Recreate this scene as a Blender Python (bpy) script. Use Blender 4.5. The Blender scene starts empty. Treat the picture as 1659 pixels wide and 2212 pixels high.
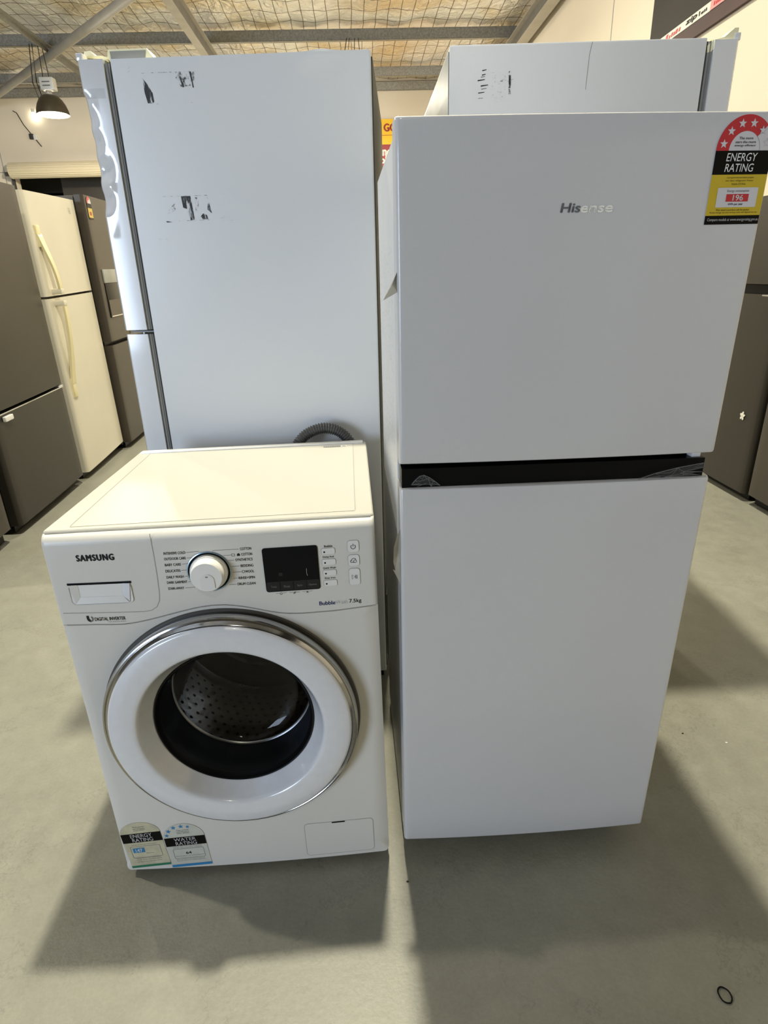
import bpy, bmesh, math, random
from math import sin, cos, pi, radians, sqrt
from mathutils import Vector, Matrix
random.seed(7)
SC = bpy.context.scene
COL = SC.collection

# ------------------------------------------------------------------ materials
def mat(name, col=(.8,.8,.8), rough=.5, metal=0., noise=0., nscale=8., bump=0., bscale=60., coat=0., spec=.5,
        aniso=None, emit=None, trans=0.):
    m = bpy.data.materials.new(name); m.use_nodes = True
    nt = m.node_tree; b = nt.nodes['Principled BSDF']
    b.inputs['Base Color'].default_value = (*col, 1)
    b.inputs['Roughness'].default_value = rough
    b.inputs['Metallic'].default_value = metal
    b.inputs['Coat Weight'].default_value = coat
    b.inputs['Coat Roughness'].default_value = .08
    b.inputs['Specular IOR Level'].default_value = spec
    b.inputs['Transmission Weight'].default_value = trans
    if emit:
        b.inputs['Emission Color'].default_value = (*emit[0], 1); b.inputs['Emission Strength'].default_value = emit[1]
    tc = nt.nodes.new('ShaderNodeTexCoord')
    if noise > 0:
        n = nt.nodes.new('ShaderNodeTexNoise'); n.inputs['Scale'].default_value = nscale; n.inputs['Detail'].default_value = 6
        nt.links.new(tc.outputs['Object'], n.inputs['Vector'])
        mp = nt.nodes.new('ShaderNodeMapRange')
        mp.inputs['From Min'].default_value = .3; mp.inputs['From Max'].default_value = .7
        mp.inputs['To Min'].default_value = 1-noise; mp.inputs['To Max'].default_value = 1+noise
        nt.links.new(n.outputs['Fac'], mp.inputs['Value'])
        mx = nt.nodes.new('ShaderNodeMix'); mx.data_type = 'RGBA'; mx.blend_type = 'MULTIPLY'
        mx.inputs['Factor'].default_value = 1
        mx.inputs['A'].default_value = (*col, 1)
        nt.links.new(mp.outputs['Result'], mx.inputs['B'])
        nt.links.new(mx.outputs['Result'], b.inputs['Base Color'])
    if bump > 0:
        n2 = nt.nodes.new('ShaderNodeTexNoise'); n2.inputs['Scale'].default_value = bscale; n2.inputs['Detail'].default_value = 3
        src = tc.outputs['Object']
        if aniso:
            mpp = nt.nodes.new('ShaderNodeMapping'); mpp.inputs['Scale'].default_value = aniso
            nt.links.new(src, mpp.inputs['Vector']); src = mpp.outputs['Vector']
        nt.links.new(src, n2.inputs['Vector'])
        bp = nt.nodes.new('ShaderNodeBump'); bp.inputs['Strength'].default_value = bump; bp.inputs['Distance'].default_value = .002
        nt.links.new(n2.outputs['Fac'], bp.inputs['Height']); nt.links.new(bp.outputs['Normal'], b.inputs['Normal'])
    return m

M = {}
M['washer'] = mat('washer_enamel', (.64,.625,.58), .32, bump=.05, bscale=220, noise=.02, nscale=3)
M['washer_top'] = mat('washer_top_laminate', (.50,.485,.425), .45, bump=.04, bscale=300)
M['white_plastic'] = mat('white_plastic', (.74,.73,.71), .25)
M['knob'] = mat('pearl_knob_plastic', (.78,.77,.74), .22, coat=.4)
M['door_white'] = mat('door_ring_plastic', (.66,.67,.70), .22, coat=.8, noise=.02, nscale=60)
M['chrome'] = mat('chrome', (.42,.415,.41), .12, metal=1)
M['steel'] = mat('drum_steel', (.42,.40,.37), .22, metal=1, bump=.6, bscale=45)
M['chromebright'] = mat('bright_chrome_letter', (.95,.92,.84), .3, coat=1.0)
M['silver'] = mat('brushed_silver', (.62,.62,.62), .3, metal=1)
M['rubber'] = mat('grey_rubber', (.045,.05,.058), .4)
M['black'] = mat('black_plastic', (.004,.004,.0045), .35, spec=.12)
M['blackgloss'] = mat('black_display_glass', (.002,.003,.005), .06, spec=.2)
M['displaygrey'] = mat('display_grey', (.02,.02,.02), .3, spec=.2)
M['ink'] = mat('dark_ink', (.012,.012,.014), .5, spec=.2)
M['inkgrey'] = mat('grey_ink', (.15,.15,.155), .5)
M['inkblue'] = mat('blue_ink', (.03,.05,.16), .5)
M['inklight'] = mat('light_ink', (.5,.5,.5), .5)
M['bluechrome'] = mat('blue_tinted_chrome', (.35,.5,.62), .2, metal=.8)
M['white_ink'] = mat('white_ink', (.75,.75,.75), .5)
M['seam'] = mat('panel_seam', (.34,.33,.30), .6)
M['fridge_his'] = mat('fridge_enamel_cool_white', (.58,.575,.58), .30, bump=.1, bscale=420, noise=.02, nscale=2, coat=.35)
M['fridge_his_side'] = mat('fridge_side_enamel', (.6,.61,.62), .35, bump=.3, bscale=90, noise=.03, nscale=9)
M['fridge_tall'] = mat('tall_fridge_enamel', (.70,.715,.73), .3, bump=.04, bscale=300, noise=.015, nscale=2)
M['fridge_tall_door'] = mat('tall_fridge_door_enamel', (.68,.69,.71), .12, coat=1.0)
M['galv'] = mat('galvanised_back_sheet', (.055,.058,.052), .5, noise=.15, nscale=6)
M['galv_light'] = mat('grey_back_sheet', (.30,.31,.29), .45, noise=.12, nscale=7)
M['gasket'] = mat('door_gasket', (.24,.24,.22), .6)
M['gasket_dark'] = mat('gasket_fold', (.07,.07,.07), .6)
M['yellow_plastic'] = mat('yellowed_plastic', (.78,.74,.5), .4)
M['cream'] = mat('cream_fridge_enamel', (.63,.595,.49), .35, bump=.2, bscale=250, noise=.03, nscale=3)
M['cream_handle'] = mat('yellowed_handle_plastic', (.70,.63,.38), .4)
M['inox'] = mat('dark_stainless', (.036,.032,.026), .36, metal=.25, spec=.3, bump=.15, bscale=40, aniso=(60,1,1), noise=.10, nscale=1.5)
M['inox2'] = mat('brown_stainless', (.058,.05,.04), .38, metal=.25, spec=.3, bump=.15, bscale=40, aniso=(60,1,1), noise=.08, nscale=1.2)
M['inox_side'] = mat('dark_grey_side_panel', (.06,.055,.048), .45)
M['galvbeam'] = mat('galvanised_steel', (.30,.29,.26), .55, metal=.25, noise=.25, nscale=35)
M['beam'] = mat('grey_painted_beam', (.40,.37,.32), .6, noise=.08, nscale=5)
M['beam_shade'] = mat('beam_paint_shaded', (.16,.15,.13), .6, noise=.1, nscale=5)  # darker copy of the beam paint: shade on the web put into colour
M['wall'] = mat('cream_wall_paint', (.74,.66,.53), .8, noise=.03, nscale=.8)
M['walldark'] = mat('low_bounce_dark_wall', (.16,.145,.12), .9)  # for the unseen walls, darkened to cut bounced fill light
M['maroon'] = mat('maroon_paint', (.05,.018,.018), .6, noise=.25, nscale=1.5)
M['darkmaroon'] = mat('dark_brown_paint', (.014,.009,.007), .7, noise=.2, nscale=1.5)
M['cream_shutter'] = mat('shutter_slats', (.62,.54,.38), .5)
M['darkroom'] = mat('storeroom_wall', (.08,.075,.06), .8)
M['copper_dark'] = mat('aged_aluminium_reflector', (.10,.085,.06), .4, metal=.6)
M['lampwhite'] = mat('reflector_inside', (.9,.88,.8), .4)
M['glow'] = mat('lamp_glow', (1,1,1), .5, emit=((1,.93,.72), 30))
M['winglow'] = mat('daylight_pane', (1,1,1), .5, emit=((.85,.93,1), 2.2))
M['red'] = mat('sticker_red', (.50,.02,.03), .35)
M['stickerblack'] = mat('sticker_black', (.004,.0035,.003), .4, spec=.12)
M['yellow'] = mat('sticker_yellow', (.56,.40,.02), .4)
M['stickerwhite'] = mat('sticker_white', (.60,.58,.60), .4)
M['stickercream'] = mat('aged_sticker_paper', (.50,.47,.33), .5, noise=.15, nscale=40)
M['stickergrey'] = mat('pale_sticker_paper', (.52,.52,.46), .5, noise=.05, nscale=40)
M['green'] = mat('sticker_green', (.02,.17,.09), .4)
M['blue'] = mat('sticker_blue', (.03,.20,.42), .4)
M['signyellow'] = mat('sign_yellow', (.85,.52,.005), .5)
M['signred'] = mat('sign_maroon', (.28,.015,.02), .5)
M['signtext'] = mat('sign_text_red', (.36,.03,.01), .5)
M['white'] = mat('plain_white', (.75,.73,.68), .5)
M['pink'] = mat('strip_pink', (.72,.28,.28), .5)
M['mint'] = mat('strip_mint', (.45,.62,.52), .5)
M['stripwhite'] = mat('strip_white', (.72,.68,.6), .5)
M['hose'] = mat('grey_hose_plastic', (.06,.058,.055), .4)
M['cable'] = mat('black_cable', (.03,.025,.02), .6)

def mat_glass():
    m = bpy.data.materials.new('bowl_glass'); m.use_nodes = True; nt = m.node_tree; nt.nodes.clear()
    o = nt.nodes.new('ShaderNodeOutputMaterial'); mx = nt.nodes.new('ShaderNodeMixShader')
    t = nt.nodes.new('ShaderNodeBsdfTransparent'); t.inputs['Color'].default_value = (.62,.63,.64,1)
    g = nt.nodes.new('ShaderNodeBsdfGlossy'); g.inputs['Roughness'].default_value = .03
    fr = nt.nodes.new('ShaderNodeFresnel'); fr.inputs['IOR'].default_value = 1.3
    nt.links.new(fr.outputs[0], mx.inputs[0]); nt.links.new(t.outputs[0], mx.inputs[1]); nt.links.new(g.outputs[0], mx.inputs[2])
    nt.links.new(mx.outputs[0], o.inputs[0]); return m
M['glass'] = mat_glass()
def mat_film(name, tint, alpha):
    m = bpy.data.materials.new(name); m.use_nodes = True; nt = m.node_tree; b = nt.nodes['Principled BSDF']
    b.inputs['Base Color'].default_value = (*tint,1); b.inputs['Roughness'].default_value = .25
    b.inputs['Alpha'].default_value = alpha
    n = nt.nodes.new('ShaderNodeTexNoise'); n.inputs['Scale'].default_value = 60
    bp = nt.nodes.new('ShaderNodeBump'); bp.inputs['Strength'].default_value = .8; bp.inputs['Distance'].default_value = .004
    nt.links.new(n.outputs['Fac'], bp.inputs['Height']); nt.links.new(bp.outputs['Normal'], b.inputs['Normal']); return m
M['film'] = mat_film('clear_plastic_film', (.6,.6,.6), .13)
M['tape'] = mat_film('yellowed_tape', (.75,.72,.6), .9)

def mat_residue(name, scale, lo, hi, vec, seed):
    # dark adhesive remains left where a strip of tape was peeled off
    m = bpy.data.materials.new(name); m.use_nodes = True; nt = m.node_tree; b = nt.nodes['Principled BSDF']
    b.inputs['Base Color'].default_value = (.035,.035,.04,1); b.inputs['Roughness'].default_value = .7
    tc = nt.nodes.new('ShaderNodeTexCoord'); mp = nt.nodes.new('ShaderNodeMapping')
    mp.inputs['Scale'].default_value = vec; mp.inputs['Rotation'].default_value = (0, radians(20), 0); mp.inputs['Location'].default_value = (seed,0,seed*.7)
    n = nt.nodes.new('ShaderNodeTexNoise'); n.inputs['Scale'].default_value = scale; n.inputs['Detail'].default_value = 8; n.inputs['Roughness'].default_value = .7
    r = nt.nodes.new('ShaderNodeMapRange'); r.inputs['From Min'].default_value = lo; r.inputs['From Max'].default_value = hi
    nt.links.new(tc.outputs['Object'], mp.inputs['Vector']); nt.links.new(mp.outputs['Vector'], n.inputs['Vector'])
    nt.links.new(n.outputs['Fac'], r.inputs['Value']); nt.links.new(r.outputs['Result'], b.inputs['Alpha']); return m
M['residue'] = mat_residue('tape_residue_dense', 60, .42, .52, (1.8,1,.45), 0)
M['residue2'] = mat_residue('tape_residue_sparse', 75, .50, .64, (1,1,1), 3)
M['smudge'] = mat_residue('grey_smudge', 90, .56, .9, (1,1,2), 5)

def mat_floor():
    m = bpy.data.materials.new('polished_concrete'); m.use_nodes = True; nt = m.node_tree; b = nt.nodes['Principled BSDF']
    L = nt.links.new
    tc = nt.nodes.new('ShaderNodeTexCoord')
    def noise(s, d=6, r=.6):
        n = nt.nodes.new('ShaderNodeTexNoise'); n.inputs['Scale'].default_value = s; n.inputs['Detail'].default_value = d
        n.inputs['Roughness'].default_value = r; L(tc.outputs['Object'], n.inputs['Vector']); return n
    n1 = noise(1.3); n2 = noise(14, 8, .65); n3 = noise(120, 4, .7)
    cr = nt.nodes.new('ShaderNodeValToRGB')
    cr.color_ramp.elements[0].position = .3; cr.color_ramp.elements[0].color = (.185,.182,.150,1)
    cr.color_ramp.elements[1].position = .72; cr.color_ramp.elements[1].color = (.335,.330,.270,1)
    a = nt.nodes.new('ShaderNodeMath'); a.operation = 'MULTIPLY_ADD'; a.inputs[1].default_value = .45
    a2 = nt.nodes.new('ShaderNodeMath'); a2.operation = 'MULTIPLY_ADD'; a2.inputs[1].default_value = .30
    s = nt.nodes.new('ShaderNodeMath'); s.operation = 'MULTIPLY'; s.inputs[1].default_value = .25
    L(n3.outputs['Fac'], s.inputs[0]); L(n2.outputs['Fac'], a2.inputs[0]); L(s.outputs[0], a2.inputs[2])
    L(n1.outputs['Fac'], a.inputs[0]); L(a2.outputs[0], a.inputs[2]); L(a.outputs[0], cr.inputs['Fac'])
    # hairline scratches and chips
    v = nt.nodes.new('ShaderNodeTexVoronoi'); v.feature = 'DISTANCE_TO_EDGE'; v.inputs['Scale'].default_value = 1.7
    nd = noise(5, 5, .7); add = nt.nodes.new('ShaderNodeVectorMath'); add.operation = 'MULTIPLY_ADD'
    add.inputs[1].default_value = (.5,.5,.5); L(nd.outputs['Color'], add.inputs[0]); L(tc.outputs['Object'], add.inputs[2]); L(add.outputs[0], v.inputs['Vector'])
    lt = nt.nodes.new('ShaderNodeMapRange'); lt.inputs['From Min'].default_value = .0015; lt.inputs['From Max'].default_value = .008
    lt.inputs['To Min'].default_value = .86; lt.inputs['To Max'].default_value = 1; L(v.outputs['Distance'], lt.inputs['Value'])
    mx = nt.nodes.new('ShaderNodeMix'); mx.data_type = 'RGBA'; mx.blend_type = 'MULTIPLY'; mx.inputs['Factor'].default_value = 1
    L(cr.outputs['Color'], mx.inputs['A']); L(lt.outputs['Result'], mx.inputs['B']); L(mx.outputs['Result'], b.inputs['Base Color'])
    rr = nt.nodes.new('ShaderNodeMapRange'); rr.inputs['To Min'].default_value = .30; rr.inputs['To Max'].default_value = .6
    L(n2.outputs['Fac'], rr.inputs['Value']); L(rr.outputs['Result'], b.inputs['Roughness'])
    bp = nt.nodes.new('ShaderNodeBump'); bp.inputs['Strength'].default_value = .35; bp.inputs['Distance'].default_value = .002
    nb = noise(75, 6, .6); L(nb.outputs['Fac'], bp.inputs['Height']); L(bp.outputs['Normal'], b.inputs['Normal'])
    return m
M['floor'] = mat_floor()

def mat_foil():
    # silver insulation blanket held up by square wire mesh
    m = bpy.data.materials.new('foil_insulation_and_mesh'); m.use_nodes = True; nt = m.node_tree; b = nt.nodes['Principled BSDF']
    L = nt.links.new; tc = nt.nodes.new('ShaderNodeTexCoord')
    sp = nt.nodes.new('ShaderNodeSeparateXYZ'); 
    wob = nt.nodes.new('ShaderNodeTexNoise'); wob.inputs['Scale'].default_value = 1.5; L(tc.outputs['Object'], wob.inputs['Vector'])
    av = nt.nodes.new('ShaderNodeVectorMath'); av.operation = 'MULTIPLY_ADD'; av.inputs[1].default_value = (.05,.05,0)
    L(wob.outputs['Color'], av.inputs[0]); L(tc.outputs['Object'], av.inputs[2]); L(av.outputs[0], sp.inputs[0])
    def lines(out, step, w):
        d = nt.nodes.new('ShaderNodeMath'); d.operation = 'DIVIDE'; d.inputs[1].default_value = step; L(out, d.inputs[0])
        f = nt.nodes.new('ShaderNodeMath'); f.operation = 'FRACT'; L(d.outputs[0], f.inputs[0])
        c = nt.nodes.new('ShaderNodeMath'); c.operation = 'LESS_THAN'; c.inputs[1].default_value = w/step; L(f.outputs[0], c.inputs[0]); return c
    lx = lines(sp.outputs[0], .19, .011); ly = lines(sp.outputs[1], .40, .018)
    mxx = nt.nodes.new('ShaderNodeMath'); mxx.operation = 'MAXIMUM'; L(lx.outputs[0], mxx.inputs[0]); L(ly.outputs[0], mxx.inputs[1])
    n1 = nt.nodes.new('ShaderNodeTexNoise'); n1.inputs['Scale'].default_value = .8; n1.inputs['Detail'].default_value = 3; L(tc.outputs['Object'], n1.inputs['Vector'])
    cr = nt.nodes.new('ShaderNodeValToRGB')
    cr.color_ramp.elements[0].position = .46; cr.color_ramp.elements[0].color = (.88,.865,.84,1)
    cr.color_ramp.elements[1].position = .66; cr.color_ramp.elements[1].color = (.74,.61,.40,1)
    L(n1.outputs['Fac'], cr.inputs['Fac'])
    mx = nt.nodes.new('ShaderNodeMix'); mx.data_type = 'RGBA'; L(mxx.outputs[0], mx.inputs['Factor']); L(cr.outputs['Color'], mx.inputs['A'])
    mx.inputs['B'].default_value = (.16,.12,.08,1); L(mx.outputs['Result'], b.inputs['Base Color'])
    mt = nt.nodes.new('ShaderNodeMapRange'); mt.inputs['To Min'].default_value = .55; mt.inputs['To Max'].default_value = .1
    L(mxx.outputs[0], mt.inputs['Value']); L(mt.outputs['Result'], b.inputs['Metallic'])
    b.inputs['Roughness'].default_value = .42
    n2 = nt.nodes.new('ShaderNodeTexNoise'); n2.inputs['Scale'].default_value = 5.5; n2.inputs['Detail'].default_value = 5; n2.inputs['Distortion'].default_value = 1.2
    L(tc.outputs['Object'], n2.inputs['Vector'])
    bp = nt.nodes.new('ShaderNodeBump'); bp.inputs['Strength'].default_value = .7; bp.inputs['Distance'].default_value = .12
    L(n2.outputs['Fac'], bp.inputs['Height'])
    w2 = nt.nodes.new('ShaderNodeMath'); w2.operation = 'SUBTRACT'; w2.inputs[0].default_value = 1; L(mxx.outputs[0], w2.inputs[1])
    bp2 = nt.nodes.new('ShaderNodeBump'); bp2.inputs['Strength'].default_value = .3; bp2.inputs['Distance'].default_value = .02
    L(w2.outputs[0], bp2.inputs['Height']); L(bp.outputs['Normal'], bp2.inputs['Normal']); L(bp2.outputs['Normal'], b.inputs['Normal'])
    return m
M['foil'] = mat_foil()

# ------------------------------------------------------------------ geometry helpers
class MB:
    def __init__(s): s.v=[]; s.f=[]; s.m=[]; s.mats=[]
    def mi(s, m):
        m = M[m] if isinstance(m,str) else m
        if m not in s.mats: s.mats.append(m)
        return s.mats.index(m)
    def add(s, vs, fs, m, xf=None):
        o=len(s.v); k=s.mi(m)
        for p in vs:
            p=Vector(p); s.v.append(tuple(xf(p)) if xf else tuple(p))
        for f in fs: s.f.append([i+o for i in f]); s.m.append(k)
        return s
    def bm(s, b, m, xf=None):
        b.verts.index_update()
        s.add([v.co.copy() for v in b.verts], [[v.index for v in f.verts] for f in b.faces], m, xf); b.free(); return s
    def box(s, x0,x1,y0,y1,z0,z1, m, bev=0, seg=2, xf=None):
        b=bmesh.new(); bmesh.ops.create_cube(b,size=1)
        for v in b.verts: v.co=Vector(((x0+x1)/2+v.co.x*(x1-x0),(y0+y1)/2+v.co.y*(y1-y0),(z0+z1)/2+v.co.z*(z1-z0)))
        if bev>0: bmesh.ops.bevel(b, geom=list(b.edges), offset=bev, segments=seg, profile=.6, affect='EDGES')
        return s.bm(b,m,xf)
    def poly(s, pts, m, y=0., xf=None):      # flat polygon in the x-z plane facing -y
        b=bmesh.new(); vs=[b.verts.new((p[0],y,p[1])) for p in pts]
        es=[b.edges.new((vs[i],vs[(i+1)%len(vs)])) for i in range(len(vs))]
        bmesh.ops.triangle_fill(b, edges=es, use_beauty=True, use_dissolve=False)
        bmesh.ops.recalc_face_normals(b, faces=b.faces)
        for f in b.faces:
            f.normal_update()
            if f.normal.y>0: f.normal_flip()
        return s.bm(b,m,xf)
    def prism(s, pts, y0,y1, m, xf=None):    # outline in x-z extruded along y
        n=len(pts)
        vs=[(p[0],y0,p[1]) for p in pts]+[(p[0],y1,p[1]) for p in pts]
        s.add(vs,[[i,(i+1)%n,(i+1)%n+n,i+n] for i in range(n)],m,xf)
        s.poly(pts,m,y0,xf); s.poly(pts,m,y1,xf); return s
    def tube(s, path, r, m, n=12, cap=True, rf=None):
        path=[Vector(p) for p in path]; rings=[]; up=Vector((0,0,1))
        for i,p in enumerate(path):
            t=(path[min(i+1,len(path)-1)]-path[max(i-1,0)]).normalized()
            a=t.cross(up); a=a.normalized() if a.length>1e-4 else Vector((1,0,0)); b=a.cross(t)
            rr=r if rf is None else rf(i)
            rings.append([p+a*rr*cos(2*pi*k/n)+b*rr*sin(2*pi*k/n) for k in range(n)])
        vs=[q for R_ in rings for q in R_]; fs=[]
        for i in range(len(rings)-1):
            for k in range(n): fs.append([i*n+k,i*n+(k+1)%n,(i+1)*n+(k+1)%n,(i+1)*n+k])
        if cap: fs.append(list(range(n))[::-1]); fs.append([len(vs)-n+k for k in range(n)])
        return s.add(vs,fs,m)
    def lathe(s, prof, m, c=(0,0,0), ax='y', n=96, closed=False, xf=None):   # prof: (r, h) along the axis
        vs=[];fs=[];N=len(prof)
        for r,h in prof:
            for k in range(n):
                a=2*pi*k/n
                if ax=='y': vs.append((c[0]+r*cos(a),c[1]+h,c[2]+r*sin(a)))
                elif ax=='z': vs.append((c[0]+r*cos(a),c[1]+r*sin(a),c[2]+h))
                else: vs.append((c[0]+h,c[1]+r*cos(a),c[2]+r*sin(a)))
        for i in range(N-1 if not closed else N):
            j=(i+1)%N
            for k in range(n): fs.append([i*n+k,i*n+(k+1)%n,j*n+(k+1)%n,j*n+k])
        if not closed:
            if prof[0][0]<=1e-5 or prof[-1][0]<=1e-5: pass
        return s.add(vs,fs,m,xf)
    def text(s, t, x0,x1,z0,z1, m, y=-.0006, bold=0., shear=0., xf=None, space=1.0):
        cu=bpy.data.curves.new('t','FONT'); cu.body=t; cu.shear=shear; cu.space_character=space; cu.resolution_u=3
        ob=bpy.data.objects.new('t',cu); COL.objects.link(ob)
        dg=bpy.context.evaluated_depsgraph_get(); me=bpy.data.meshes.new_from_object(ob.evaluated_get(dg))
        if len(me.vertices):
            xs=[v.co.x for v in me.vertices]; ys=[v.co.y for v in me.vertices]
            a,b_,c,d=min(xs),max(xs),min(ys),max(ys)
            vs=[(x0+(v.co.x-a)/(b_-a)*(x1-x0), y, z0+(v.co.y-c)/(d-c)*(z1-z0)) for v in me.vertices]
            h=(z1-z0)*bold*1.6      # thicker strokes: the same letters laid again, a hair to each side
            fs=[list(p.vertices) for p in me.polygons]
            for (du,dv) in (((0,0),) if bold==0 else ((-h,0),(h,0),(0,h*.7),(0,-h*.7))):
                s.add([(a_+du,b2+abs(du)*.02,c_+dv) for a_,b2,c_ in vs],fs,m,xf)
        bpy.data.objects.remove(ob); bpy.data.curves.remove(cu); bpy.data.meshes.remove(me); return s
    def build(s, name, parent=None, sharp=35, label=None, kind=None):
        me=bpy.data.meshes.new(name); me.from_pydata(s.v,[],s.f)
        for m in s.mats: me.materials.append(m)
        me.polygons.foreach_set('material_index',s.m)
        me.polygons.foreach_set('use_smooth',[True]*len(s.f))
        me.set_sharp_from_angle(angle=radians(sharp)); me.update()
        o=bpy.data.objects.new(name,me); COL.objects.link(o); o.parent=parent
        if label: o['label']=label
        if kind: o['kind']=kind
        return o

def thing(name,label,cat,mtx,group=None):
    o=bpy.data.objects.new(name,None); COL.objects.link(o); o.matrix_world=mtx; o.empty_display_size=.1
    o['label']=label; o['category']=cat
    if group: o['group']=group
    return o
def tag(o,label,cat,group=None,kind=None):
    o['label']=label; o['category']=cat
    if group: o['group']=group
    if kind: o['kind']=kind
    return o
def frame(x,y,th,rl=0.,pt=0.,z=0.):
    return Matrix.Translation((x,y,z))@Matrix.Rotation(th,4,'Z')@Matrix.Rotation(-pt,4,'X')@Matrix.Rotation(rl,4,'Y')
def arc(cx,cz,r,a0,a1,n=8): return [(cx+r*cos(radians(a0+(a1-a0)*i/n)),cz+r*sin(radians(a0+(a1-a0)*i/n))) for i in range(n+1)]
def rrect(x0,x1,z0,z1,r,n=6):
    return arc(x1-r,z0+r,r,-90,0,n)+arc(x1-r,z1-r,r,0,90,n)+arc(x0+r,z1-r,r,90,180,n)+arc(x0+r,z0+r,r,180,270,n)
def star(cx,cz,r,a0=90,k=.42):
    return [(cx+(r if i%2==0 else r*k)*cos(radians(a0+36*i)),cz+(r if i%2==0 else r*k)*sin(radians(a0+36*i))) for i in range(10)]
def outline(mb, pts, w, m, y, xf=None):
    n=len(pts); vs=[];
    cx=sum(p[0] for p in pts)/n; cz=sum(p[1] for p in pts)/n
    outp=[]
    for i in range(n):
        a=Vector(pts[i-1]); b=Vector(pts[i]); c=Vector(pts[(i+1)%n])
        t=(c-a); nn=Vector((t.y,-t.x)); nn=nn.normalized() if nn.length>1e-9 else Vector((0,0)); outp.append(b+nn*w)
    vs=[(p[0],y,p[1]) for p in pts]+[(p[0],y,p[1]) for p in outp]
    mb.add(vs,[[i,(i+1)%n,(i+1)%n+n,i+n] for i in range(n)],m,xf)
def strip_line(mb, pts, w, m, y, xf=None):
    vs=[];fs=[]
    for i,p in enumerate(pts):
        a=Vector(pts[max(i-1,0)]); c=Vector(pts[min(i+1,len(pts)-1)]); t=(c-a).normalized(); n=Vector((t.y,-t.x))*w/2
        vs+=[(p[0]+n.x,y,p[1]+n.y),(p[0]-n.x,y,p[1]-n.y)]
    fs=[[2*i,2*i+1,2*i+3,2*i+2] for i in range(len(pts)-1)]
    mb.add(vs,fs,m,xf)

# ------------------------------------------------------------------ building shell (room frame: x right, y deep)
AZ=radians(2.2)
RM=Matrix.Rotation(AZ,4,'Z')
XR,YB,XL,YF,ZC=2.98,14.7,-9.5,-7.0,4.87
def shell(mb,name,**k):
    o=mb.build(name,kind='structure',**k); o.matrix_world=RM; return o
shell(MB().box(XL,XR,YF,19,-.2,0,'floor'),'floor')
# ceiling as a gently sagging foil sheet
mb=MB(); nx,ny=70,110
vs=[];fs=[]
for j in range(ny+1):
    for i in range(nx+1):
        x=XL+(XR-XL)*i/nx; y=YF+(YB-YF)*j/ny
        sag=.015*sin(x*5.1+sin(y*2.2)*1.5)*sin(y*3.3+x)+.02*sin(x*9+y*4)
        vs.append((x,y,ZC+.05+sag+max(0,9.0-y)*.19))
for j in range(ny):
    for i in range(nx): a=j*(nx+1)+i; fs.append([a,a+nx+1,a+nx+2,a+1])
mb.add(vs,fs,'foil'); mb.add([(XL,YB,ZC+.2),(XR,YB,ZC+.2),(XR,9,ZC+.2),(XL,9,ZC+.2),(XR,YF,ZC+.2+16*.19),(XL,YF,ZC+.2+16*.19)],[[0,1,2,3],[3,2,4,5]],'galvbeam'); shell(mb,'ceiling')
# back wall with the roller door opening
OX0,OX1,OZ=-7.03,-3.4,3.42
mb=MB(); mb.box(XL-.2,OX0,YB,YB+.2,0,ZC+3.4,'wall'); mb.box(OX0,OX1,YB,YB+.2,OZ,ZC+3.4,'wall'); mb.box(OX1,XR+.2,YB,YB+.2,0,ZC+3.4,'wall')
shell(mb,'wall_back')
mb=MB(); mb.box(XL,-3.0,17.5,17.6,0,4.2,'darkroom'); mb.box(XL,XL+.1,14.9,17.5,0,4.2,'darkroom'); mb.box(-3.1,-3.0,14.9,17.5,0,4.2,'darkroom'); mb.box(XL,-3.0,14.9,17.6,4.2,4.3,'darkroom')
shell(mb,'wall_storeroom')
shell(MB().box(XR,XR+.2,YF,YB+.2,0,ZC+3.4,'wall'),'wall_right')
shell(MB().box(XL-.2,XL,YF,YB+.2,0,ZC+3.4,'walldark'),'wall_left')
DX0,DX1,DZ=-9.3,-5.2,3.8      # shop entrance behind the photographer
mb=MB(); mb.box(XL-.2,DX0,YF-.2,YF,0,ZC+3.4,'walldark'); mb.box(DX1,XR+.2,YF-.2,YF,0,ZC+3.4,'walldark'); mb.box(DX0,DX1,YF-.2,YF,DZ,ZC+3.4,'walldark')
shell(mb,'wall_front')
# panel joints in the walls
mb=MB(); mb.box(XR-.004,XR,7.93,7.945,0,ZC,'seam'); shell(mb,'trim_1')
mb=MB(); mb.box(-7.225,-7.21,YB-.004,YB,0,ZC-.3,'seam'); mb.box(-7.6,-7.03,YB-.004,YB,3.40,3.415,'seam'); shell(mb,'trim_2')
# maroon painted band on the right wall
mb=MB(); mb.box(XR-.02,XR,YF,6.86,3.175,ZC-.1,'darkmaroon'); shell(mb,'trim_3')
mb=MB(); mb.box(XR-.03,XR,YF,6.86,3.003,3.175,'maroon'); shell(mb,'trim_4')
# brand strip
t=thing('brand_strip','long white brand strip on the maroon band high on the right wall','sign strip',RM)
def rwall(p): return Vector((XR-.034+p.y, 6.86-p.x, p.z))   # sign x runs towards the camera
mb=MB(); mb.box(0,9,-.0,.002,3.110,3.175,'stripwhite',xf=rwall); mb.build('strip_board',t)
mb=MB()
mb.box(1.10,1.32,-.002,0,3.110,3.175,'pink',xf=rwall); mb.box(1.55,1.85,-.002,0,3.110,3.175,'mint',xf=rwall)
mb.build('colour_panel',t)
mb=MB()
mb.text('zip',.72,.90,3.122,3.166,'ink',y=-.003,bold=.04,shear=.2,xf=rwall)
for i,(a,w,h) in enumerate([(.36,.05,.04),(.42,.035,.022),(.465,.03,.03),(.505,.03,.024),(.54,.05,.03),(.60,.03,.026)]):
    mb.box(a,a+w*.75,-.003,-.001,3.125,3.125+h,'red',bev=.0005,seg=1,xf=lambda p:rwall(Vector((p.x+(p.z-3.12)*.4,p.y,p.z))))
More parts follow.
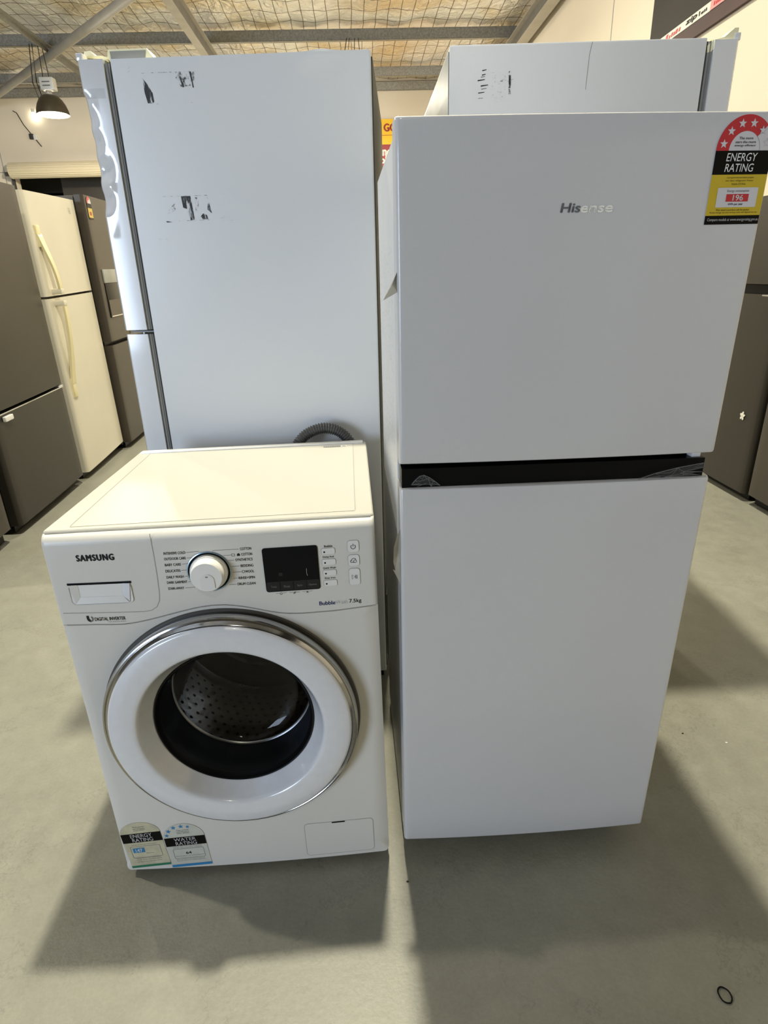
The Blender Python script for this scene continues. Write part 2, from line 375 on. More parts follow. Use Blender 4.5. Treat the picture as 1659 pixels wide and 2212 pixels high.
for a,h in [(.93,.03),(.965,.014),(.985,.016),(1.01,.018),(1.035,.02)]: mb.box(a,a+.014,-.003,-.001,3.130,3.130+h,'ink',xf=rwall)
for a,h in [(1.15,.026),(1.18,.018),(1.205,.018),(1.23,.018)]: mb.box(a,a+.018,-.004,-.002,3.128,3.128+h,'red',xf=rwall)
for a,h in [(1.38,.018),(1.405,.026),(1.43,.018),(1.455,.026)]: mb.box(a,a+.016,-.003,-.001,3.128,3.128+h,'inkgrey',xf=rwall)
mb.build('brand_lettering',t)

# wall sign on the back wall between the big fridges
t=thing('wall_sign','yellow and maroon wall sign with red GO lettering on the far wall','sign',RM)
def bw(p): return Vector((p.x,YB-.03+p.y,p.z))
mb=MB(); mb.box(.2,2.1,0,.028,3.0,4.21,'signred',xf=bw); mb.build('sign_board',t)
mb=MB(); mb.box(.2,2.1,-.003,0,3.75,4.21,'signyellow',xf=bw); mb.box(.2,2.1,-.005,-.002,3.913,3.922,'signtext',xf=bw); mb.build('yellow_band',t)
mb=MB(); mb.text('GO',.815,1.07,3.99,4.125,'signtext',y=-.006,bold=.05,xf=bw); mb.text('nd',.775,.96,3.545,3.70,'white',y=-.006,bold=.05,xf=bw)
mb.text('oli',.71,.91,3.40,3.53,'white',y=-.006,bold=.05,xf=bw); mb.text('d',.74,.84,3.215,3.33,'signyellow',y=-.006,bold=.05,xf=bw)
mb.build('sign_lettering',t)

# roof steel: purlins across, beams along, cross brace
def cpurlin(y,x0,x1,z0,z1,name='roof_purlin'):
    mb=MB(); w=.075; t_=.004
    mb.box(x0,x1,y,y+t_,z0,z1,'galvbeam'); mb.box(x0,x1,y,y+w,z0,z0+t_,'galvbeam'); mb.box(x0,x1,y,y+w,z1-t_,z1,'galvbeam')
    mb.box(x0,x1,y+w-t_,y+w,z0,z0+.018,'galvbeam'); mb.box(x0,x1,y+w-t_,y+w,z1-.018,z1,'galvbeam')
    o=mb.build(name); o.matrix_world=RM; return o
for y,lab in [(9.85,'galvanised roof purlin nearest the camera, above the fridges'),(11.72,'wide galvanised roof purlin across the top of the photo'),(13.66,'second galvanised roof purlin, behind the hanging lamps'),(14.62,'last galvanised roof purlin along the top of the back wall')]:
    tag(cpurlin(y,XL,XR-.1,4.71,4.86),lab,'purlin','purlins under the foil ceiling')
def ibeam(xc,w,z0,z1,y0,y1):
    mb=MB(); t_=.012
    mb.box(xc-w/2,xc+w/2,y0,y1,z0,z0+t_,'beam'); mb.box(xc-w/2,xc+w/2,y0,y1,z1-t_,z1,'beam'); mb.box(xc-.006,xc+.006,y0,y1,z0+t_,z1-t_,'beam_shade')
    return mb
o=ibeam(-2.14,.12,4.45,4.70,YF,YB).build('roof_beam'); o.matrix_world=RM; tag(o,'painted roof beam sloping down to the left tall fridge','beam','roof beams running to the back wall')
o=ibeam(2.80,.16,4.47,4.70,YF,YB).build('roof_beam'); o.matrix_world=RM; tag(o,'roof beam along the right wall under the foil ceiling','beam','roof beams running to the back wall')
mb=MB(); mb.box(-4.66,-4.58,YF,YB,4.69,4.70,'galvbeam'); mb.box(-4.665,-4.655,YF,YB,4.62,4.70,'galvbeam'); o=mb.build('roof_tie'); o.matrix_world=RM; tag(o,'thin steel tie angle above the left hanging lamp','roof tie')
mb=MB(); a=Vector((-7.3,14.65,4.60)); b=Vector((-2.32,9.29,4.60)); mb.tube([a,b],.062,'beam',n=16); o=mb.build('brace_pipe'); o.matrix_world=RM; tag(o,'diagonal round brace pipe under the ceiling at top left','pipe')

# pendant high bay lamps
def make_lamp(x,y,z,label,power,group='pendant lamps',top=4.70,uplight=.5):
    t=thing('pendant_lamp',label,'lamp',RM@Matrix.Translation((x,y,z)),group)
    MB().lathe([(.055,.28),(.085,.275),(.13,.25),(.175,.205),(.210,.145),(.235,.075),(.250,0),(.246,.0),(.230,.075),(.205,.14),(.17,.198),(.12,.24),(.055,.27)],'copper_dark',ax='z',n=40).build('shade',t)
    MB().lathe([(.0,-.012),(.10,-.008),(.17,.006),(.205,.03),(.0,.05)],'glow',ax='z',n=32).build('bulb',t)
    MB().lathe([(.0,.27),(.045,.27),(.045,.34),(.0,.34)],'galvbeam',ax='z',n=20).build('neck',t)
    b=MB().box(-.09,.12,-.07,.07,.33,.50,'white_plastic',bev=.01).box(-.05,.07,-.074,-.07,.38,.395,'inkgrey').box(-.05,.07,-.074,-.07,.43,.445,'inkgrey').build('ballast_box',t)
    mb=MB(); 
    for dx in (-.045,.05): mb.tube([(dx,0,.50),(dx*.6,0,top-z)],.006,'cable',n=6)
    for dx in (-.22,-.16): mb.tube([(dx+.05,0,.2),(dx,0,.45),(dx*.7,0,top-z)],.007,'cable',n=6)
    mb.build('hanging_cable',t)
    l=bpy.data.lights.new('lamp_light','AREA'); l.shape='DISK'; l.size=.17; l.energy=power; l.color=(1,.935,.745)
    lo=bpy.data.objects.new('lamp_light',l); COL.objects.link(lo); lo.parent=t; lo.location=(0,0,-.016)
    l=bpy.data.lights.new('bowl_light','POINT'); l.shadow_soft_size=.07; l.energy=power*uplight; l.color=(1,.92,.77)
    lo=bpy.data.objects.new('bowl_light',l); COL.objects.link(lo); lo.parent=t; lo.location=(0,0,-.10)
    return t
LP=310
make_lamp(-4.71,11.6,3.75,'lit dome pendant lamp with white box above the roller door',LP)
make_lamp(.24,11.6,3.96,'pendant lamp glowing just behind the right edge of the left tall fridge',LP)
o=MB().lathe([(0,-.04),(.027,-.03),(.038,0),(.027,.03),(0,.04)],'glow',ax='z',n=20).build('wall_bulb'); o.matrix_world=RM@Matrix.Translation((-6.33,14.62,4.40)); tag(o,'small glowing bulb on the far wall left of the dome lamp','lamp')
MB().lathe([(0,.05),(.03,.05),(.03,.11),(0,.11)],'white_plastic',ax='z',n=16).build('bulb_holder',o)
A_W=(.12,1.98,4.15)
def room(p): return RM.inverted()@Vector(p)
pa=room((0,2.1,5.25)); make_lamp(pa.x,pa.y,pa.z,'pendant lamp hanging straight above the two big white fridges',300,top=6.1,uplight=.06)
pa=room((-3.67,2.04,5.25)); make_lamp(pa.x,pa.y,pa.z,'pendant lamp hanging above the row of dark fridges at left',110,top=6.1,uplight=.1)
pa=room((-.1,6.9,5.0)); make_lamp(pa.x,pa.y,pa.z,'pendant lamp hanging in the aisle behind the tall fridges',140,top=5.2,uplight=.25)
pa=room((-4.7,6.6,5.0)); make_lamp(pa.x,pa.y,pa.z,'pendant lamp hanging behind the row of dark fridges',140,top=5.2,uplight=.25)
pa=room((-.2,-3.2,5.25)); make_lamp(pa.x,pa.y,pa.z,'added pendant lamp, unseen behind the photographer, for warm fill',25,top=7.0,uplight=.05)  # added lamp: warms the floor behind the camera and the lower fridge door

# daylight through the shop entrance behind the photographer
l=bpy.data.lights.new('entrance_daylight','AREA'); l.shape='RECTANGLE'; l.size=DX1-DX0; l.size_y=DZ-.1; l.energy=720; l.color=(.66,.79,1)
lo=bpy.data.objects.new('entrance_daylight',l); COL.objects.link(lo)
lo.matrix_world=RM@Matrix.Translation(((DX0+DX1)/2,YF-.1,DZ/2+.05))@Matrix.Rotation(radians(90),4,'X')
w=bpy.data.worlds.new('World'); SC.world=w; w.use_nodes=True
w.node_tree.nodes['Background'].inputs[0].default_value=(.6,.75,1,1); w.node_tree.nodes['Background'].inputs[1].default_value=1.0

# roller shutter over the opening
t=thing('roller_shutter','cream ribbed roller shutter rolled up above the dark doorway','roller shutter',RM)
mb=MB(); n=44; R0=.15; prof=[]
for k in range(n*2): 
    prof.append(R0*(1 if (k//2)%2 else .955))
vs=[];fs=[]; X0,X1=-7.0,-3.5; N=len(prof)
cy,cz=YB-.17,3.41
for xi,x in enumerate((X0,X1)):
    for k in range(N):
        a=2*pi*k/N; vs.append((x,cy+prof[k]*cos(a),cz+prof[k]*sin(a)))
fs=[[k,(k+1)%N,(k+1)%N+N,k+N] for k in range(N)]+[list(range(N))[::-1],[k+N for k in range(N)]]
mb.add(vs,fs,'cream_shutter'); mb.build('shutter_roll',t,sharp=10)
mb=MB(); mb.lathe([(0,-.12),(.04,-.12),(.04,.02),(0,.02)],'inox_side',c=(X0,cy,cz-.06),ax='x',n=16); mb.build('axle',t)
mb=MB(); mb.box(OX0-.05,OX0,YB-.06,YB,0,OZ,'inox_side'); mb.build('guide_rail',t)
mb=MB(); mb.box(-6.30,-3.2,15.2,15.3,0,4.0,'inox2'); shell(mb,'wall_partition')
# bright window in the storeroom
t=MB(); t.box(-7.75,-6.25,17.46,17.5,2.55,3.26,'winglow'); o=shell(t,'window_1')
mb=MB(); mb.box(-7.8,-6.95,17.40,17.46,3.1,3.32,'black'); mb.box(-7.05,-7.0,17.4,17.46,2.9,3.3,'black'); mb.box(-6.88,-6.84,17.4,17.46,3.05,3.3,'black'); mb.box(-7.1,-6.7,17.4,17.46,3.08,3.11,'black'); shell(mb,'trim_5')
# cable and little boxes on the far wall
t=thing('wall_cable','thin black cable hanging down the far wall to a small socket','cable',RM)
MB().tube([(-6.76,YB-.01,4.5),(-6.69,YB-.02,4.46),(-6.6,YB-.02,4.25),(-6.45,YB-.02,4.03),(-6.33,YB-.02,3.86)],.009,'cable',n=6).build('wire',t)
MB().box(-6.53,-6.45,YB-.05,YB,3.99,4.09,'cable',bev=.01).build('plug',t); MB().box(-6.45,-6.37,YB-.04,YB,3.98,4.07,'white_plastic',bev=.008).build('socket',t)

# ------------------------------------------------------------------ washing machine
WM=thing('washing_machine','white front loading washing machine with round glass door, standing on the floor','washing machine',frame(-.6114,.9569,.0429,-.0069,.0173,.002))
WW=.6; RC=.008
def fy(x,b=.0065,W=WW,r=RC):
    t=(x-W/2)/(W/2); y=-b*(1-t*t)
    e=min(x,W-x)
    if e<r: e=max(e,0); y+= r-sqrt(max(r*r-(r-e)**2,0))
    return y
wx=lambda off: (lambda p: Vector((p.x, fy(min(max(p.x,0),WW))+p.y-off, p.z)))
TR=[(0,.664),(.062,.663),(.100,.661),(.124,.661),(.145,.664),(.167,.668),(.2,.6755),(.232,.683),(.262,.689),(.288,.6915),(.314,.691),(.340,.6865),(.365,.680),(.387,.673),(.409,.667),(.430,.6635),(.456,.662),(.518,.6625),(.6,.668)]
def trz(x):
    for (a,b),(c,d) in zip(TR,TR[1:]):
        if a<=x<=c: return b+(d-b)*(x-a)/(c-a)
    return TR[-1][1]
# cabinet shell: sides, back, base
mb=MB(); 
mb.box(.0015,.008,RC,.552,.02,.83,'washer'); mb.box(.592,.5985,RC,.552,.02,.83,'washer'); mb.box(.002,.598,.545,.552,.02,.83,'washer'); mb.box(.004,.596,.03,.552,.02,.03,'seam')
mb.build('cabinet',WM)
# front panel with round hole
CX,CZ,RH=.297,.428,.196
outer=[(x/100*.6,trz(x/100*.6)-.0012) for x in range(100,-1,-2)]
outer=[(x,z) for x,z in outer]
left=[(0,.664-.0012-i*(.664-.033)/34) for i in range(1,35)]
bl=arc(.012,.030,.012,180,270,6); bot=[(.012+i*(.576)/36,.018) for i in range(1,36)]; br=arc(.588,.030,.012,270,360,6)
right=[(.6,.033+i*(.668-.033)/34) for i in range(1,34)]
loop=outer+left+bl+bot+br+right
N=len(loop); RINGS=9; vs=[];fs=[]
for j in range(RINGS+1):
    tt=(j/RINGS)
    for (x,z) in loop:
        a=math.atan2(z-CZ,x-CX); xi,zi=CX+RH*cos(a),CZ+RH*sin(a)
        X_,Z_=x+(xi-x)*tt,z+(zi-z)*tt; vs.append((X_,fy(X_),Z_))
for j in range(RINGS):
    for i in range(N): k=(i+1)%N; fs.append([j*N+i,j*N+k,(j+1)*N+k,(j+1)*N+i])
mb=MB().add(vs,fs,'washer')
# hem around the edges
hv=[(x,fy(x),z) for x,z in loop]+[(x,max(fy(x),0)+.012,z) for x,z in loop]
mb.add(hv,[[i,(i+1)%N,(i+1)%N+N,i+N] for i in range(N)],'washer')
fp=mb.build('front_panel',WM)
# control panel
mb=MB(); cols=[0,.001,.003,.006,.010,.014]+[.02+i*.56/40 for i in range(41)]+[.586,.590,.594,.597,.599,.6]
rows=[('b',0)]+[('l',k/6) for k in range(1,7)]+[('c',a) for a in (15,30,45,60,75,90)]+[('e',0)]
vs=[];nr=len(rows)
for x in cols:
    zb=trz(x)+.0012
    for k,a in rows:
        if k=='b': vs.append((x,fy(x)+.004,zb-.001))
        elif k=='l': vs.append((x,fy(x),zb+(.826-zb)*(a-1/6)/(5/6)))
        elif k=='c': q=radians(a); vs.append((x,fy(x)+.016*(1-cos(q)),.826+.019*sin(q)))
        else: vs.append((x,max(fy(x),0)+.024,.845))
fs=[[i*nr+j,(i+1)*nr+j,(i+1)*nr+j+1,i*nr+j+1] for i in range(len(cols)-1) for j in range(nr-1)]
mb.add(vs,fs,'washer')
for x,s in ((.0,0),(.6,1)):
    zb=trz(x); mb.add([(x,RC,zb),(x,RC,.826),(x,.03,.845),(x,.03,zb)],[[0,1,2,3]],'washer')
CP=mb.build('control_panel',WM)
# seam of the dispenser drawer
xf=wx(0)
dr=MB(); strip_line(dr,[(.1985,.843),(.1985,.80),(.1975,.76),(.1955,.725),(.193,.708),(.186,.695),(.175,.688),(.160,.686)]+[(.15-.01*k,.6862+.00025*k) for k in range(15)],.0014,'seam',-.0004,xf)
dr.build('drawer_seam',CP)
# dispenser drawer grip: dark slit and scooped pocket
dg=MB(); dg.box(.031,.148,-.0012,.004,.7475,.7515,'black',xf=xf)
P0=rrect(.0335,.1455,.708,.7478,.008)
# scoop: shaded by real depth
n=len(P0); P1=[(.0895+(x-.0895)*.72,.722+(z-.722)*.55) for x,z in P0]
vs=[(x,-.0008,z) for x,z in P0]+[(x,.0,z) for x,z in P0]
DM=MB(); 
inn=[(x,z) for x,z in rrect(.046,.138,.716,.7478,.007)]
vv=[(x,-.0006,z) for x,z in P0]+[(x,-.0022,z) for x,z in [(.0895+(x-.0895)*1.02,.728+(z-.728)*1.04) for x,z in P0]]
DM.add(vv,[[i,(i+1)%n,(i+1)%n+n,i+n] for i in range(n)],'white_plastic',xf)
DM.poly(P0,'white_plastic',-.0006,xf)
# inward-looking facets that read as the pocket
DM.add([(.0335,-.0022,.7478),(.050,-.0009,.7478),(.050,-.0009,.722),(.040,-.0022,.7085)],[[0,1,2,3]],'washer',xf)
DM.add([(.1455,-.0022,.7478),(.129,-.0009,.7478),(.129,-.0009,.722),(.139,-.0022,.7085)],[[0,1,2,3]],'door_white',xf)
DM.add([(.050,-.0009,.722),(.129,-.0009,.722),(.139,-.0040,.7095),(.040,-.0040,.7095)],[[0,1,2,3]],'washer',xf)
dp=DM.build('drawer_grip',WM); dg.build('grip_slot',dp)
# front trim line
ft=MB(); strip_line(ft,[(x/200*.6,trz(x/200*.6)) for x in range(0,201)],.0012,'seam',.0002,xf); ft.build('panel_seam',CP)
# printed text
pr=MB()
pr.text('SAMSUNG',.0595,.1265,.7955,.8075,'ink',bold=.05,xf=xf,space=1.2)
pr.text('DIGITAL INVERTER',.066,.1235,.671,.678,'ink',bold=.01,xf=xf); pr.text('TECHNOLOGY',.089,.1235,.6665,.669,'inkgrey',xf=xf,space=1.5)
pr.poly(arc(.0575,.6755,.0065,-90,60,8)+arc(.0575,.6755,.0035,60,-90,6),'inkgrey',-.0006,xf)
pr.poly([(.0515,.6825),(.0560,.6825),(.0560,.6765),(.0585,.672),(.0605,.6692),(.0565,.6690),(.0525,.672),(.0515,.676)],'ink',-.0006,xf)
pr.build('brand_lettering',CP)
pl=MB()
for s_,x0,x1,z in [('INTENSIVE COLD',.2165,.2555,.8005),('OUTDOOR CARE',.2155,.2545,.7895),('BABY CARE',.2150,.2440,.7775),('DELICATES',.2140,.2410,.7650),('DAILY WASH',.2140,.2450,.7525),('DARK GARMENT',.2130,.2500,.7415),('STAIN AWAY',.2130,.2420,.7290)]:
    pl.text(s_,x0,x1,z,z+.0052,'ink',bold=.008,xf=xf)
for s_,x0,x1,z in [('COTTON',.354,.374,.8015),('COTTON',.355,.3745,.7905),('SYNTHETICS',.343,.374,.7800),('BEDDING',.351,.374,.7675),('WOOL',.358,.374,.7555),('RINSE+SPIN',.3445,.374,.7430),('DRUM CLEAN',.3410,.374,.7305)]:
    pl.text(s_,x0,x1,z,z+.0052,'ink',bold=.008,xf=xf)
for a,b in [((.257,.803),(.280,.804)),((.256,.792),(.266,.792)),((.246,.780),(.258,.781)),((.243,.7675),(.255,.768)),((.247,.755),(.256,.7555)),((.2515,.7435),(.257,.744)),((.244,.7315),(.263,.732)),
            ((.351,.804),(.304,.804)),((.336,.793),(.322,.793)),((.341,.7825),(.330,.7825)),((.349,.770),(.335,.770)),((.351,.758),(.3355,.758)),((.343,.7455),(.3345,.7455)),((.339,.733),(.326,.733))]:
    strip_line(pl,[a,b],.0007,'inkgrey',-.0006,xf)
outline(pl,rrect(.3375,.3425,.7908,.7950,.001,2),.0006,'ink',-.0006,xf); pl.poly([(.3470,.7905),(.3525,.7905),(.3525,.7935),(.350,.7962),(.3470,.7935)],'ink',-.0006,xf)
outline(pl,arc(.3545,.7583,.0022,0,350,12),.0007,'ink',-.0006,xf)
pl.build('programme_lettering',CP)
# dial
DX,DZ_=.293,.7625
dl=MB(); yb=fy(DX)
dl.lathe([(.0400,.001),(.0400,-.0022),(.0388,-.0026),(.0382,-.0022),(.0382,.001)],'bluechrome',c=(DX,yb,DZ_),n=64)
dl.lathe([(.0382,-.0018),(.034,.0002),(.0,.0002)],'black',c=(DX,yb,DZ_),n=64); dial=dl.build('dial_ring',CP)
dl=MB(); dl.lathe([(.0345,-.001),(.0345,-.006),(.0335,-.0085),(.0312,-.009),(.0305,-.020),(.0295,-.0235),(.0275,-.0255),(.0,-.0262)],'knob',c=(DX,yb,DZ_),n=64)
kb=dl.build('dial_knob',CP)
dl=MB(); dl.prism(arc(DX+.001,DZ_-.006,.0125,0,180,12)+[(DX-.0115,DZ_-.021),(DX-.004,DZ_-.0235),(DX+.006,DZ_-.0235),(DX+.0135,DZ_-.021)],yb-.0275,yb-.0258,'white_plastic')
dl.box(DX-.001,DX+.003,yb-.028,yb-.0275,DZ_+.001,DZ_+.003,'inkgrey'); dl.build('dial_pointer',kb)
# display
dsp=MB(); dsp.prism(rrect(.3925,.4935,.7125,.8025,.005),-.0016,.002,'blackgloss',xf); ds=dsp.build('display_screen',CP)
d2=MB(); d2.poly(rrect(.394,.492,.7145,.7335,.003),'displaygrey',-.0019,xf)
for s_,a,b in [('Temp.',.402,.413),('Rinse',.426,.437),('Spin',.4505,.460),('Options',.472,.487)]: d2.text(s_,a,b,.7205,.7255,'inkgrey',y=-.0022,xf=xf)
for x in (.419,.4435,.468): strip_line(d2,[(x,.715),(x,.7325)],.0008,'black',-.0022,xf)
strip_line(d2,[(.4705,.757),(.4700,.748),(.4712,.742)],.0005,'inklight',-.0019,xf)
d2.poly(rrect(.4185,.4255,.745,.752,.001),'displaygrey',-.0019,xf)
d2.build('display_legend',ds)
sy=MB()
for cx in (.419,.444,.468):
    strip_line(sy,[(cx-.009,.710),(cx-.009,.7085),(cx-.003,.7085)],.0005,'inkgrey',-.0006,xf); strip_line(sy,[(cx+.009,.710),(cx+.009,.7085),(cx+.003,.7085)],.0005,'inkgrey',-.0006,xf)
outline(sy,arc(.419,.7075,.0018,0,350,12),.0006,'ink',-.0006,xf)
outline(sy,arc(.444,.7075,.0015,0,350,8),.0006,'ink',-.0006,xf); strip_line(sy,[(.442,.7055),(.447,.7100)],.0006,'ink',-.0006,xf)
strip_line(sy,[(.466,.7055),(.470,.7095)],.0008,'ink',-.0006,xf); strip_line(sy,[(.470,.7055),(.466,.7095)],.0008,'ink',-.0006,xf)
sy.build('child_lock_symbols',CP)
# option buttons
for i,(z0,z1,s_,a,b) in enumerate([(.7825,.7945,'Bubble',.506,.521),(.7605,.7725,'Delay End',.502,.522),(.7385,.7500,'Quick Wash',.501,.5245),(.7170,.7290,'Easy Iron',.503,.5225)]):
    q=MB(); P=rrect(.5005,.5250,z0,z1,.003); q.prism(P,-.0014,.001,'white_plastic',xf); outline(q,P,.0007,'seam',-.0003,xf)
    bt=q.build('option_button',CP)
    q=MB(); q.poly(arc(.5055,(z0+z1)/2-.001,.0017,0,345,14),'black',-.0017,xf); q.build('indicator_dot',bt)
    q=MB(); q.text(s_,a,b,z1+.002,z1+.0062,'ink',bold=.01,xf=xf); q.build('button_lettering',CP)
# power, smart check and start buttons
for i,(x0,x1,z0,z1) in enumerate([(.5485,.5695,.7835,.8065),(.5485,.5690,.7550,.7775),(.5485,.5685,.7155,.7495)]):
    q=MB(); P=rrect(x0,x1,z0,z1,.005); q.prism(P,-.0016,.001,'white_plastic',xf); outline(q,P,.0008,'seam',-.0003,xf)
    bt=q.build('push_button',CP); q=MB(); cx,cz=(x0+x1)/2,(z0+z1)/2
    if i==0:
        strip_line(q,arc(cx,cz-.0005,.0042,125,415,20),.0011,'ink',-.0019,xf); strip_line(q,[(cx,cz),(cx,cz+.0055)],.0011,'ink',-.0019,xf)
    elif i==1:
        strip_line(q,arc(cx,cz+.0005,.0042,20,200,12),.0010,'ink',-.0019,xf); strip_line(q,arc(cx-.004,cz-.0010,.0025,120,300,8),.0010,'ink',-.0019,xf)
        strip_line(q,arc(cx+.0022,cz-.0015,.0028,0,359,14),.0009,'ink',-.0019,xf); strip_line(q,[(cx-.003,cz-.0035),(cx+.001,cz-.0040)],.001,'ink',-.0019,xf)
    else:
        outline(q,[(cx-.0045,cz+.004),(cx-.0045,cz-.004),(cx+.0008,cz)],.0009,'ink',-.0019,xf)
        for d in (.0022,.0045): strip_line(q,[(cx+d,cz-.004),(cx+d,cz+.004)],.0010,'ink',-.0019,xf)
    q.build('button_symbol',bt)
q=MB(); q.text('Bubble',.4885,.5185,.6765,.6845,'inkblue',bold=.02,xf=xf); q.text('Wash',.5190,.5420,.6765,.6845,'inklight',xf=xf); q.text('7.5kg',.5455,.5685,.6750,.6850,'ink',bold=.008,xf=xf)
q.build('model_lettering',CP)
# lid
mb=MB(); mb.box(0,.6,.0165,.556,.829,.850,'washer_top',bev=.006,seg=3)
mb.box(.008,.592,.533,.557,.845,.8545,'white_plastic',bev=.004)
lid=mb.build('lid',WM)
mb=MB(); 
P=[(.044,.030),(.566,.036),(.5645,.531),(.018+.018,.531)]
vs=[(x,y,.8506) for x,y in P]; mb.add(vs,[[0,1,2,3]],'washer_top')
def fline(mb,pts,w,m,z):
    vs=[]
    for i,p in enumerate(pts):
        a=Vector(pts[max(i-1,0)]); c=Vector(pts[min(i+1,len(pts)-1)]); t=(c-a).normalized(); n=Vector((t.y,-t.x))*w/2
        vs+=[(p[0]+n.x,p[1]+n.y,z),(p[0]-n.x,p[1]-n.y,z)]
    mb.add(vs,[[2*i,2*i+1,2*i+3,2*i+2] for i in range(len(pts)-1)],m)
fline(mb,[(.566,.042),(.5645,.531)],.0016,'seam',.8509); fline(mb,[(.044,.033),(.036,.531)],.0016,'seam',.8509)
mb.build('lid_inset',lid)
mb=MB(); mb.box(.006,.594,.0135,.0175,.8435,.8464,'gasket'); mb.build('lid_seam',lid)
mb=MB(); mb.add([(.488,.506,.8512),(.532,.506,.8512),(.532,.520,.8512),(.488,.520,.8512)],[[0,1,2,3]],'inkgrey')
mb.add([(.534,.506,.8512),(.548,.506,.8512),(.548,.520,.8512),(.534,.520,.8512)],[[0,1,2,3]],'white_ink')
for k in range(7): mb.add([(.490+k*.006,.511,.8514),(.4945+k*.006,.511,.8514),(.4945+k*.006,.5135,.8514),(.490+k*.006,.5135,.8514)],[[0,1,2,3]],'white_ink')
for k in range(2): mb.add([(.536,.508+k*.006,.8514),(.546,.508+k*.006,.8514),(.546,.510+k*.006,.8514),(.536,.510+k*.006,.8514)],[[0,1,2,3]],'ink')
mb.build('lid_label',lid)
# door
yb=fy(CX)
def ring(name,prof,m,par=None,n=128,label=None):
    return MB().lathe(prof,m,c=(CX,yb,CZ),n=n).build(name,par or WM,sharp=40,label=label)
door=ring('door',[(.2390,-.0335),(.2370,-.0375),(.2330,-.0396),(.2100,-.0405),(.1930,-.0402),(.1865,-.0392),(.1830,-.0365),(.1800,-.0310),(.1720,-.016),(.1630,-.001),(.1585,.006)],'door_white')
ring('door_chrome_ring',[(.2440,.004),(.2505,-.004),(.2518,-.014),(.2518,-.0235),(.2500,-.0275),(.2470,-.0285),(.2455,-.0275),(.2435,-.0295),(.2415,-.0335),(.2385,-.0350)],'chrome',door)
ring('door_gap_shadow_ring',[(.2560,.0014),(.2565,-.0005),(.2550,-.0030),(.2500,-.0035)],'inox_side',door)  # dark ring painting in the contact shadow in the gap behind the door
ring('door_inner_rim',[(.1615,.001),(.1605,-.0020),(.1580,-.0010),(.1555,.006),(.1530,.010)],'black',door)
ring('glass_bowl',[(.1600,.006),(.1540,.020),(.1480,.050),(.1420,.080),(.1320,.096),(.1150,.106),(.080,.112),(.04,.114),(.0,.1145)],'glass',door)
g=ring('door_gasket',[(.1950,.010),(.1750,.008),(.1720,.020),(.1780,.030),(.1700,.044),(.1640,.060),(.1600,.075),(.1520,.086),(.1505,.092)],'rubber')
# drum with perforated shell, lifters and a ribbed back plate
mb=MB(); mb.lathe([(.1500,.092),(.1475,.095),(.1500,.099),(.2000,.108),(.2200,.118),(.2350,.135),(.2350,.380),(.2250,.395),(.1900,.400),(.1850,.392),(.1500,.392),(.1450,.400),(.1000,.400),(.0950,.388),(.0600,.388),(.0550,.400),(.0,.400)],'steel',c=(CX,yb,CZ),n=128)
drum=mb.build('drum',WM)
mb=MB(); mb.lathe([(.1512,.0915),(.1480,.0930),(.1462,.0955),(.1485,.0975)],'silver',c=(CX,yb,CZ),n=128); mb.build('drum_lip',drum)
for a in (80,200,320):
    mb=MB(); q=radians(a); 
    rot=Matrix.Translation((CX,yb,CZ))@Matrix.Rotation(-q,4,'Y')
    mb.box(.19,.236,.14,.38,-.025,.025,'white_plastic',bev=.012,seg=3,xf=lambda p,r=rot:r@p); mb.build('drum_lifter',drum)
mb=MB()
for i in range(60):
    for j in range(10):
        a=2*pi*(i+.5*(j%2))/60; y=yb+.145+j*.024
        if .4<a<2.75: continue
        for_r=.2342; ca,sa=cos(a),sin(a); q=[]
        for k in range(6):
            b=2*pi*k/6; du=.0045*cos(b); dv=.0042*sin(b); aa=a+du/for_r*1.0; q.append((CX+for_r*cos(aa),y+dv,CZ+for_r*sin(aa)))
        mb.add(q,[list(range(6))],'black')
mb.build('drum_perforation',drum,kind='stuff')
# stickers on the washer
def rating(name,par,x0,z0,w,zb0,zb1,zt,rot,paper,words,band,stars,extra,bandz,xfw,y=-.0006):
    c=Vector((x0+w/2,0,z0)); R_=Matrix.Rotation(rot,3,'Y'); xc=x0+w/2
    ya=fy(xc); sl=(fy(xc+.01)-fy(xc-.01))/.02
    def f(p):
        q=R_@(Vector(p)-c)+c; return Vector((q.x,ya+sl*(q.x-xc)+q.y,q.z))
    mb=MB(); r=w/2; cx=x0+w/2
    hh=zt-zb1
    P=[(x0,z0),(x0+w,z0)]+[(cx+r*cos(radians(a)),zb1+hh*sin(radians(a))) for a in range(0,181,10)]
    mb.poly(P,paper,y,f)
    mb.poly([(x0,zb0),(x0+w,zb0),(x0+w,zb1),(x0,zb1)],'stickerblack',y-.0003,f)
    mb.text(words[0],cx-.27*w,cx+.27*w,(zb0+zb1)/2+.0012,zb1-.002,'white_ink',y=y-.0006,bold=.005,xf=f)
    mb.text(words[1],cx-.25*w,cx+.27*w,zb0+.002,(zb0+zb1)/2-.0008,'white_ink',y=y-.0006,bold=.005,xf=f)
    mb.poly([(x0,z0),(x0+w,z0),(x0+w,z0+bandz),(x0,z0+bandz)],band,y-.0003,f)
    for s_ in stars: mb.poly(star(*s_),'blue',y-.0003,f)
    extra(mb,f,cx,y)
    return mb.build(name,par)
